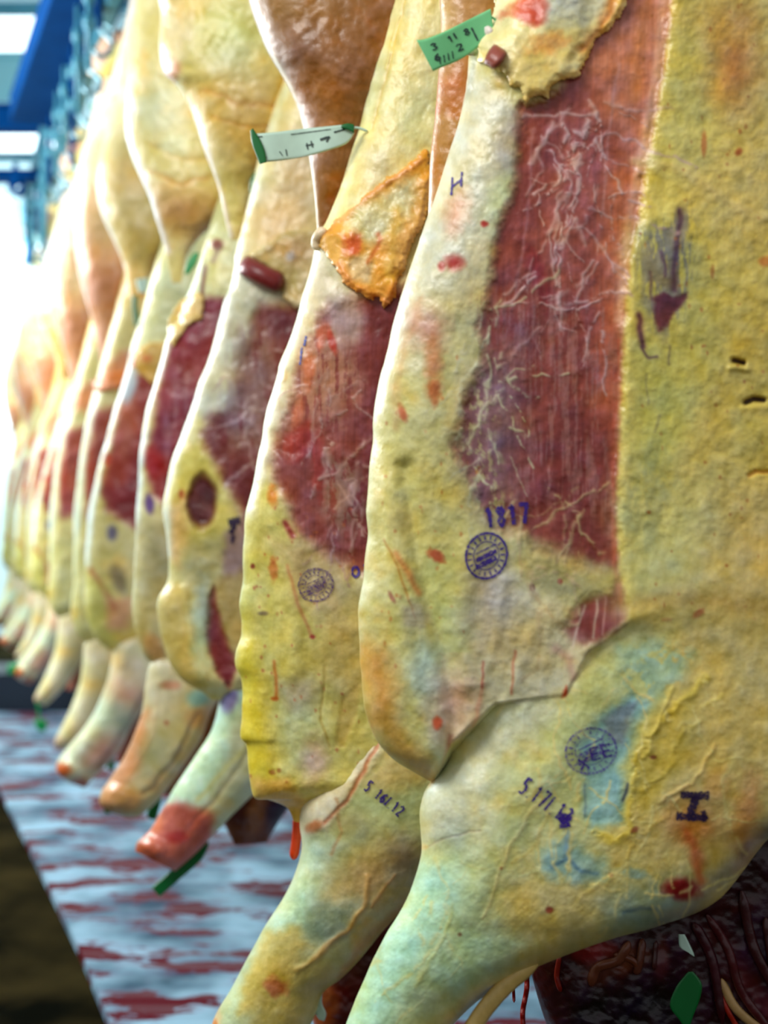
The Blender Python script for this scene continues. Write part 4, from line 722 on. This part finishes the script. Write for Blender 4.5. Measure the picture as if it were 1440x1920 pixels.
# ---- fifth side
c5body = [(430, -260, 600, -260), (330, 350, 440, 350), (285, 520, 400, 520), (262, 600, 390, 600), (246, 650, 400, 650)]+Q([(238, 690), (226, 730), (212, 780), (198, 830), (186, 870), (174, 920), (166, 970), (160, 1030), (158, 1080), (160, 1130)], 230)+[(168, 1170, 390, 1170, .9), (182, 1200, 340, 1200, .7), (205, 1220, 280, 1222, .3)]
ops5 = [P([(230, 680), (300, 340), (420, 340), (420, 640), (250, 660)], (226, 222, 176), 12, 6, .9), P([(245, 700), (262, 700), (400, 660), (400, 980), (330, 1040), (230, 970), (200, 960), (190, 900), (205, 850), (225, 780)], (148, 58, 52), 12, 8, 1, .8, h=-4), P([(228, 740), (250, 700), (256, 800), (240, 860), (215, 850)], (184, 104, 82), 16, 8, .8), P([(190, 920), (260, 900), (260, 990), (220, 970)], (124, 34, 36), 12, 8, .8), B(200, 860, 8, 12, (196, 60, 36), .8), S([(240, 690), (215, 770), (190, 860), (170, 960), (162, 1060)], 8, (226, 230, 226), .9, 2, h=2), B(243, 720, 13, 36, (190, 206, 226), .9, .2), B(210, 1000, 10, 14, (84, 74, 110), .8), B(222, 1085, 14, 28, (120, 110, 96), .8, -.4), S([(170, 1070), (190, 1100), (215, 1138)], 7, (166, 84, 60), .8, 2), P([(155, 1060), (200, 1100), (220, 1220), (160, 1180)], (204, 194, 106), 16, 8, .7), P([(200, 1130), (250, 1120), (240, 1180), (200, 1180)], (216, 150, 120), 12, 6, .7)]
leg5 = [(270, 1100, 360, 1090, .6), (238, 1180, 345, 1160, .9), (214, 1212, 335, 1200, 1), (207, 1245, 318, 1240, 1), (198, 1285, 295, 1290, 1), (180, 1330, 265, 1335, 1), (155, 1368, 240, 1375, 1), (128, 1400, 222, 1412, 1), (108, 1428, 195, 1440, 1.1), (108, 1448, 172, 1462, 1), (130, 1468, 160, 1478, .5)]
lops5 = [B(130, 1446, 20, 16, None, h=7), B(225, 1225, 20, 26, None, h=6), S([(185, 1440), (235, 1370), (270, 1300)], 6, (150, 110, 90), .6, 4, h=-5), P([(110, 1440), (150, 1370), (200, 1290), (240, 1290), (200, 1370), (150, 1440)], (206, 216, 186), 12, 6, .8), B(240, 1300, 30, 24, (216, 150, 130), .7, 0, .4, soft=1.1), B(190, 1410, 34, 28, (170, 104, 84), .7, -.4, .4, soft=1), B(118, 1444, 16, 14, (214, 100, 60), .9), B(250, 1260, 24, 30, (226, 206, 186), .7), B(230, 1350, 20, 20, (150, 160, 140), .6, soft=1), B(150, 1470, 16, 10, (150, 70, 60), .8)]
sp5 = dict(D=4.2, seed=5, step=3.4, r=34, lr=36, body=c5body, leg=leg5, ops=ops5, legops=lops5, legbase=(222, 214, 190), legdz=-8,
  label='fifth beef side, pale rim beside bright red flank, yellow pointed belly end', hook='trolley hook above the fifth beef side from the front',
  thigh=[(325, -180, 450, -180), (280, 0, 420, 0), (243, 130, 400, 130), (205, 230, 380, 230), (184, 300, 370, 300), (180, 350, 355, 350), (190, 400, 345, 400), (208, 440, 330, 440), (222, 470, 315, 470, .9), (232, 500, 290, 500, .7), (242, 560, 270, 560, .4)], thbase=(218, 192, 134),
  thops=[B(240, 80, 110, 210, (246, 238, 220), .95, soft=1.1), B(250, 330, 50, 30, (226, 180, 100), .7, soft=1.2), B(260, 450, 50, 40, (196, 166, 100), .8, soft=1.2), S([(182, 380), (210, 440), (232, 500)], 5, (206, 200, 206), .7)],  # first blob paints the overexposed glare on the top near-white
  neck=[(250, 1250, 370, 1250), (235, 1350, 300, 1350), (215, 1430, 260, 1430, .6)], nbase=(120, 60, 48))
# ---- sixth side
c6body = [(380, -200, 520, -200), (268, 350, 370, 350), (225, 540, 340, 540), (200, 640, 330, 640), (184, 700, 350, 700)]+Q([(174, 740), (162, 790), (152, 850), (144, 910), (139, 970), (137, 1040), (137, 1100), (136, 1150)], 210)+[(143, 1185, 320, 1185, .8), (156, 1203, 240, 1205, .4)]
ops6 = [P([(176, 770), (350, 740), (350, 960), (165, 970), (160, 880)], (156, 76, 68), 12, 8, .95, .8), S([(186, 730), (160, 820), (145, 940), (140, 1080)], 9, (216, 220, 200), .9), B(170, 900, 10, 60, (160, 60, 50), .7), P([(130, 1020), (200, 1020), (200, 1200), (140, 1200)], (204, 196, 140), 20, 8, .8), P([(180, 720), (220, 660), (340, 640), (340, 740)], (206, 130, 100), 12, 6, .8)]
leg6 = [(215, 1130, 290, 1120, .6), (180, 1188, 270, 1180, .9), (160, 1206, 255, 1210, 1), (154, 1240, 240, 1245, 1), (148, 1285, 220, 1290, 1), (132, 1330, 195, 1335, 1), (112, 1368, 165, 1372, 1.1), (102, 1390, 140, 1398, 1), (106, 1402, 128, 1408, .5)]
lops6 = [B(175, 1225, 16, 20, (226, 206, 176), .7), B(110, 1390, 14, 12, (214, 180, 150), .7), S([(160, 1240), (150, 1300), (120, 1380)], 8, (222, 214, 170), .7), B(200, 1300, 20, 50, (176, 160, 120), .6, .4, soft=1)]
sp6 = dict(D=4.75, seed=6, step=3.6, r=30, lr=30, body=c6body, leg=leg6, ops=ops6, legops=lops6, legbase=(220, 206, 170), legdz=-8,
  label='sixth beef side, slim pale-rimmed belly ahead of a short thin yellowish foreleg', hook='trolley hook above the sixth beef side from the front',
  thigh=[(275, -150, 370, -150), (245, 0, 340, 0), (222, 100, 320, 100), (196, 190, 310, 190), (165, 270, 300, 270), (145, 350, 290, 350), (138, 430, 280, 430), (145, 500, 270, 500), (160, 560, 260, 560, .9), (178, 620, 240, 620, .7), (190, 690, 215, 690, .4)], thbase=(206, 152, 120),
  thops=[B(190, 140, 110, 220, (246, 236, 228), .95, soft=1.1), B(215, 540, 36, 44, (170, 110, 70), .8, soft=1.2), B(160, 480, 30, 60, (206, 140, 110), .8, soft=1.2), B(200, 420, 60, 50, (232, 206, 150), .6, soft=1.3)],  # near-white first blob is painted overexposure on the upper thigh
  neck=[(200, 1230, 270, 1230), (185, 1320, 230, 1320, .8), (175, 1370, 200, 1370, .5)], nbase=(130, 80, 60))
OUT = [build(s) for s in (sp1, sp2, sp3, sp4, sp5, sp6)]
# ---- further sides: copies of the fifth and sixth, stepping on down the rail
def copy_side(src, D, label, dz, rz, sc):
    r = src['root']; D0 = src['D']; n = r.copy(); COL.objects.link(n)
    dx = rowx(D)-rowx(D0); n.location = (r.location[0]+dx, D, r.location[2]+dz); n.rotation_euler = (0, 0, rz); n.scale = (1, 1, sc)
    n['label'] = label; n['group'] = 'distant beef sides at the blurred far end of the row'
    for ch in r.children:
        c = ch.copy(); COL.objects.link(c); c.parent = n
    hook(rowx(D)+.33, D, 3.56, 'trolley hook holding the '+' '.join(label.replace(',', '').split()[:2])+' side of the blurred distant sides')
    return n
far = [(6, 5.86, 0, .0, 1), (5, 6.77, .0, .08, 1), (6, 7.6, .0, -.05, 1), (5, 8.4, 0, .1, 1), (6, 9.2, 0, 0, 1), (5, 10.1, 0, .12, 1), (6, 10.9, 0, 0, 1)]
flab = ['seventh beef side from the front, pinkish leg stump just right of the far dark kerb', 'eighth beef side from the front, blurred pale leg near the left edge',
 'ninth beef side, blurred, cut by the left edge of the picture at its leg', 'tenth beef side, very blurred, hanging at the far left end', 'eleventh beef side, a faint blurred shape at the left edge',
 'twelfth beef side, faint and blurred, almost beyond the left edge', 'last beef side in view, a faint pink shape by the far wall']
for (i, D, dz, rz, sc), lb in zip(far, flab): copy_side(OUT[i-1], D, lb, dz, rz, sc)

# ------------------------------------------------------------ flaps, organs, strands
o1, o2, o3, o4, o5, o6 = OUT
fl = sheet('fat_flap', o1['root'], [(930, -40), (1080, -60), (1178, -40), (1180, 0), (1150, 50), (1120, 75), (1105, 105), (1098, 125), (1080, 145), (1050, 150), (1035, 165), (1030, 188), (1012, 180), (996, 185), (988, 206), (982, 190), (972, 168), (952, 165), (950, 140), (925, 130), (900, 115), (890, 85), (905, 55), (925, 20)], 1.4, o1['ras'], 2.2, 13,
  [P([(930, -40), (1180, -40), (1100, 60), (1000, 60), (940, 110), (900, 100)], (226, 210, 160), 20, 14), B(1000, 20, 30, 30, (196, 60, 36), .85, .2, .7), B(975, 10, 40, 14, (206, 90, 50), .6, -.5, .6), B(1075, 10, 40, 22, (200, 196, 190), .8, .1, .5, soft=1), S([(1150, 0), (1130, 50), (1095, 90)], 14, (214, 124, 46), .8, 6, h=-3), B(1030, 80, 36, 20, (226, 150, 70), .7, -.3, .6), S([(1170, -10), (1150, 40), (1110, 80), (1090, 130), (1030, 160)], 9, (230, 178, 84), .7, 6, h=4),
   S([(950, 150), (980, 190), (1000, 170), (1030, 175)], 9, (228, 180, 96), .7, 4)], (240, 212, 150), 6, 3, 4, .6)
fl['label'] = 'torn yellow fat flap'
strand('gland', o1['root'], [(914, 98), (928, 106), (942, 116)], 22, 1.4, o1['ras'], (140, 70, 58), lift=18)
strand('tendon_knob', o1['root'], [(925, 58, 8), (900, 66, 4), (884, 84, 2), (886, 104, 0)], 15, 1.4, o1['ras'], (224, 206, 202), lift=4)
strand('tendon_strap', o1['root'], [(1010, 1800, -20), (955, 1842, -10), (915, 1885, -6), (885, 1930, -4), (865, 1975, 0)], 17, 1.4, None, (196, 164, 104), rad=.6, lift=60)
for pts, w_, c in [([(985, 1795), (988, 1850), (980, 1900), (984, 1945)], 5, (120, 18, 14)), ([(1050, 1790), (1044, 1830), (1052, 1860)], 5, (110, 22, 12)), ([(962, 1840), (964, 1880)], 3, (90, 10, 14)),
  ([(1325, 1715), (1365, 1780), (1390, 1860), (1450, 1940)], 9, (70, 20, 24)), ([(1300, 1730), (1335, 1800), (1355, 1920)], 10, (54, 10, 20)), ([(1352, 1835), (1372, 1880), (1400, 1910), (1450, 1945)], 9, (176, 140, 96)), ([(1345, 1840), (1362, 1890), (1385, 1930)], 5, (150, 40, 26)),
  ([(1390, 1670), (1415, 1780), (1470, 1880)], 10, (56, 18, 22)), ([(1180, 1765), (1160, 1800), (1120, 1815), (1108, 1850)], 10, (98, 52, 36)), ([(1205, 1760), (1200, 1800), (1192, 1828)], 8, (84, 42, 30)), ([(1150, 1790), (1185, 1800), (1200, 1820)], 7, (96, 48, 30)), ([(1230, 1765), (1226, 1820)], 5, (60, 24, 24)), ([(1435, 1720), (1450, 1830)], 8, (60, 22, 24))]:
    s_ = strand('muscle_strand', o1['root'], pts, w_, 1.56, o1['nras'], c, lift=5, step=5)
# second side: flap with orange ragged rim
fl2 = sheet('fat_flap', o2['root'], [(600, 440), (640, 405), (700, 355), (760, 310), (800, 280), (812, 330), (800, 400), (790, 430), (775, 460), (760, 500), (745, 535), (742, 560), (720, 580), (708, 562), (690, 562), (668, 552), (645, 530), (630, 500), (612, 480), (598, 462)], 1.97, o2['ras'], 2.2, 10,
  [S([(600, 445), (640, 410), (700, 360), (790, 300)], 7, (220, 150, 92), .8, 4, h=4), P([(660, 400), (740, 350), (780, 330), (770, 400), (740, 440), (690, 460), (650, 430)], (212, 204, 164), 16, 10, .9, h=-3), B(660, 460, 18, 22, (196, 80, 44), .8, .2, .7), P([(650, 490), (690, 470), (705, 500), (690, 530), (655, 525)], (214, 190, 150), 8, 5, .8, h=-3), S([(640, 500), (660, 540), (700, 555), (730, 570), (740, 530)], 12, (226, 142, 66), .85, 5, h=4), S([(745, 400), (735, 460), (730, 520)], 14, (230, 182, 90), .8, 6, h=4), S([(690, 490), (715, 450), (710, 440)], 5, (206, 110, 60), .7, 4)], (228, 172, 92), 7, 7, 3)
fl2['label'] = 'orange ragged fat flap'
strand('tendon_knob', o2['root'], [(612, 430, 6), (600, 438, 6), (593, 452, 4), (596, 470, 0)], 10, 1.97, o2['ras'], (232, 208, 180), lift=4)
strand('blood_strip', o2['root'], [(558, 1530), (556, 1570), (550, 1612)], 9, 2.02, None, (196, 62, 24), lift=20)
# third side: red cut muscle and its pale skirt
strand('cut_muscle', o3['root'], [(450, 492, 0), (470, 503, 6), (505, 522, 6), (532, 532, 0)], 20, 2.7, o3['ras'], (118, 44, 44), lift=10)
sheet('fat_flap', o3['root'], [(470, 478), (540, 430), (600, 430), (640, 470), (640, 600), (555, 582), (530, 560), (524, 520), (490, 492)], 2.7, o3['ras'], 2.6, 8, [B(560, 470, 30, 26, (190, 150, 110), .7, soft=1), B(545, 480, 8, 10, (110, 110, 130), .6), S([(530, 565), (560, 590)], 6, (206, 110, 70), .8)], (196, 176, 128), 4, 5, 2)
# fourth and fifth sides: small scalloped flaps
sheet('fat_flap', o4['root'], [(312, 600), (330, 565), (372, 545), (384, 560), (380, 598), (360, 606), (345, 622), (335, 640), (325, 652), (312, 640)], 3.1, o4['ras'], 2.6, 7, [B(350, 580, 20, 14, (226, 180, 110), .7)], (222, 190, 120), 4, 6, 2)
sheet('fat_flap', o5['root'], [(243, 690), (242, 660), (280, 640), (318, 640), (312, 690), (296, 724), (280, 720), (262, 700)], 4.2, o5['ras'], 3, 6, [B(275, 672, 10, 8, (214, 120, 60), .8), B(243, 680, 9, 18, (170, 70, 76), .9)], (222, 180, 108), 3, 7, 2)
sheet('fat_flap', o6['root'], [(178, 735), (170, 715), (205, 700), (245, 690), (270, 700), (240, 722), (200, 735)], 4.75, o6['ras'], 3, 6, [], (214, 140, 96), 3, 8, 2)

# ------------------------------------------------------------ inspection stamps
def stamp(root, x, y, rx, ry, ang, D, ras, mat, seed):
    st = [ring(x, y, rx, ry, ang, 4.6), ring(x, y, rx*.62, ry*.62, ang, 2)]
    for a in np.linspace(0, 2*math.pi, 19, False):
        ca, sa = math.cos(ang), math.sin(ang); pt = []
        for k in (.7, .9): u, v = math.cos(a)*rx*k, math.sin(a)*ry*k; pt.append((x+u*ca-v*sa, y+u*sa+v*ca))
        st.append((pt, 3.4))
    for k in (-.3, 0, .3): st.append(([(x-rx*.5, y+ry*k+rx*.25), (x+rx*.5, y+ry*k-rx*.25)], 9 if k >= 0 else 3))
    return ink('inspection_stamp', root, st, D, ras, mat, seed=seed)
stamp(o1['root'], 912, 1042, 38, 43, .3, 1.4, o1['ras'], INK, 1)
ink('ink_mark', o1['root'], text('1817', 908, 954, 15, 36, -.12, .45, 7), 1.4, o1['ras'], INK, seed=2)
ink('ink_mark', o1['root'], [(p, 4) for p in ([(848, 332), (846, 366)], [(866, 322), (864, 350)], [(847, 350), (866, 336)])], 1.4, o1['ras'], INK, seed=3)
stamp(o1['root'], 1108, 1408, 48, 42, -.3, 1.4, o1['lras'], inkmat('faint_violet_ink', (90, 66, 160), .45), 4)
ink('ink_mark', o1['root'], text('EE', 1106, 1404, 16, 22, -.25, .4, 4)+text('X', 1084, 1424, 16, 22, -.3, .4, 4), 1.4, o1['lras'], INK, seed=9)
ink('ink_mark', o1['root'], text('5.17/.13', 990, 1458, 10.5, 32, .62, .55, 4.6), 1.4, o1['lras'], INK, seed=5)
ink('ink_mark', o1['root'], [([(1056, 1530), (1060, 1552)], 20), ([(1048, 1528), (1072, 1536)], 12)], 1.4, o1['lras'], INK, seed=6)
ink('ink_mark', o1['root'], [([(1276, 1490), (1330, 1492)], 15), ([(1268, 1530), (1325, 1534)], 15), ([(1306, 1494), (1292, 1532)], 15), ([(1318, 1520), (1324, 1538)], 10)], 1.4, o1['lras'], INKD, seed=7)
stamp(o2['root'], 592, 1097, 32, 30, -.4, 1.97, o2['ras'], inkmat('faint_plum_ink', (84, 50, 120), .42), 11)
ink('ink_mark', o2['root'], text('0', 660, 1062, 13, 20, 0, .4, 5)+text('1', 680, 1058, 10, 20, 0, .4, 5), 1.97, o2['ras'], INK, seed=12)
ink('ink_mark', o2['root'], text('5 16/.12', 694, 1464, 8, 20, .66, .5, 4.2), 1.97, o2['lras'], INK, seed=13)
ink('ink_mark', o2['root'], [([(566, 650), (562, 684)], 3.5), ([(574, 630), (570, 648)], 4.5)], 1.97, o2['ras'], INKB, seed=14)
ink('ink_mark', o3['root'], [([(428, 980), (450, 975)], 14), ([(432, 1000), (440, 985)], 9), ([(434, 1018), (438, 1004)], 6)], 2.7, o3['ras'], INKD, seed=15)

# ------------------------------------------------------------ plastic tags
def tag(keys, D, dz, mat, label, prints=None, clip=None, step=3, group=None, pw=2.2, fold=None):
    a = keys[0]; e = empty('plastic_tag', px2(a[0], a[1], D), label, 'tag', group)
    ob, ra = loft('strip', e, keys, D, step, 4, 2, 0, (), (200, 200, 200), 0, dz=dz, mat=mat, nb=6, cell=6, hadd=lambda x, y: 3*np.sin((x-a[0])*.05))
    if prints: ink('print', e, prints, D, ra, PRINT, lift=1.2, seed=3)
    if fold:
        loft('green_fold', e, fold, D, step, 4, 2, 0, (), (200, 200, 200), 0, dz=dz+9, mat=DGREEN, nb=6, cell=6)
        loft('green_fold', e, [(640, 234, 640, 240), (652, 231, 654, 244), (664, 233, 664, 250)], D, step, 4, 2, 0, (), (200, 200, 200), 0, dz=dz+9, mat=DGREEN, nb=6, cell=6)
    if clip: strand('fastener', e, clip, 2.5, D, None, (0, 0, 0), lift=dz, mat=mat, step=3)
    return e
tag([(781, 75, 812, 134), (800, 72, 825, 128), (835, 58, 862, 112), (880, 36, 900, 86), (920, 16, 926, 60)], 1.4, 60, GREENP, 'pale green printed tag sticking out left of the nearest side near the top',
    text('3 1 8', 806, 84, 12, 12, -.42, .4, 3)+text('6 2', 812, 104, 12, 12, -.42, .9, 3)+[([(850, 62), (856, 72)], 3), ([(884, 52), (896, 76)], 3)]+[([(x, 112-(x-812)*.45), (x+2, 126-(x-812)*.45)], 2.2) for x in (824, 832, 840, 848)], [(918, 30), (932, 40), (945, 62)])
tag([(470, 246, 488, 308), (480, 250, 500, 304), (520, 247, 536, 300), (580, 240, 588, 290), (630, 235, 640, 274), (652, 233, 655, 264), (664, 234, 664, 250)], 1.97, 50, MINT, 'white-green folded tag with black print crossing between second and third sides', fold=[(469, 245, 474, 240), (472, 268, 488, 262), (480, 290, 497, 284), (487, 308, 500, 304)],
    prints=[([(600, 262), (618, 256)], 4.5), ([(612, 266), (618, 256)], 3), ([(626, 248), (650, 241)], 2.5), ([(575, 268), (577, 280)], 2.5), ([(583, 264), (586, 276)], 2.5), ([(573, 273), (588, 270)], 2.2), ([(524, 284), (530, 292)], 2), ([(536, 280), (538, 292)], 2), ([(484, 256), (492, 256)], 2), ([(494, 292), (500, 296)], 2), ([(545, 252), (620, 242)], 1.2)], clip=[(658, 240), (672, 240), (690, 246)])
tag([(478, 322, 488, 322), (470, 335, 486, 334), (468, 352, 478, 358), (468, 362, 474, 366)], 2.7, 8, DGREEN, 'small dark green tag at the left rim below the printed white-green tag')
tag([(364, 474, 374, 474), (352, 490, 368, 494), (347, 508, 358, 508), (348, 514, 354, 514)], 3.1, 16, GREEN, 'bright green tag on the pale upper rim of the fourth side')
tag([(248, 556, 258, 552), (248, 575, 258, 575), (250, 595, 261, 595), (252, 612, 258, 612)], 4.2, 12, DGREEN, 'slim dark green tag hanging on the upper fifth side')
tag([(255, 524, 278, 520), (257, 536, 278, 534), (262, 550, 276, 548)], 4.2, 20, MINT, 'small pale mint tag just above the slim dark green one')
tag([(385, 1566, 392, 1584), (360, 1598, 378, 1612), (320, 1632, 338, 1648), (284, 1664, 300, 1682)], 2.74, 0, DGREEN, 'long dark green tag poking down behind the red foreleg stump of the third side', step=3)
tag([(290, 1480, 304, 1480), (286, 1500, 302, 1504), (276, 1524, 294, 1534), (278, 1534, 288, 1538)], 3.2, 0, DGREEN, 'dark green tag hanging behind the fourth foreleg above the bloody floor')
tag([(205, 1420, 216, 1420), (200, 1440, 214, 1446)], 4.3, 0, DGREEN, 'small green tag peeking out behind the fifth foreleg')
tag([(194, 1508, 208, 1514), (196, 1524, 205, 1528)], 3.12, 0, DGREEN, 'tiny green tag tip under the orange toe of the fourth foreleg')
tag([(14, 1246, 16, 1266), (35, 1243, 36, 1262), (58, 1242, 60, 1258)], 6.77, 16, GREEN, 'bright green tag lying across a blurred foreleg at the left edge')
tag([(64, 1350, 88, 1350), (66, 1360, 88, 1362), (72, 1370, 84, 1372)], 5.86, 0, GREEN, 'emerald green tag hanging below the seventh foreleg', clip=[(68, 1300), (72, 1330), (74, 1356)])
tag([(582, 1858, 606, 1856), (585, 1880, 604, 1880), (590, 1898, 612, 1900), (598, 1912, 608, 1915)], 1.99, 20, MINT, 'mint green tag between the second foreleg and the strap behind it', step=3)
tag([(1272, 1752, 1284, 1752), (1274, 1775, 1300, 1785), (1285, 1782, 1302, 1794)], 1.52, 95, MINT, 'small pale tag in the dark hollow under the nearest shoulder')
tag([(1290, 1822, 1300, 1822), (1268, 1850, 1316, 1845), (1256, 1885, 1312, 1875), (1272, 1910, 1300, 1905), (1286, 1930, 1292, 1930)], 1.52, 95, DGREEN, 'leaf-shaped dark green tag under the nearest shoulder at bottom right')
tag([(170, 196, 192, 194), (172, 206, 190, 204)], 6.77, 16, GREEN, 'tiny blurred green tag high on the distant pale hind legs')
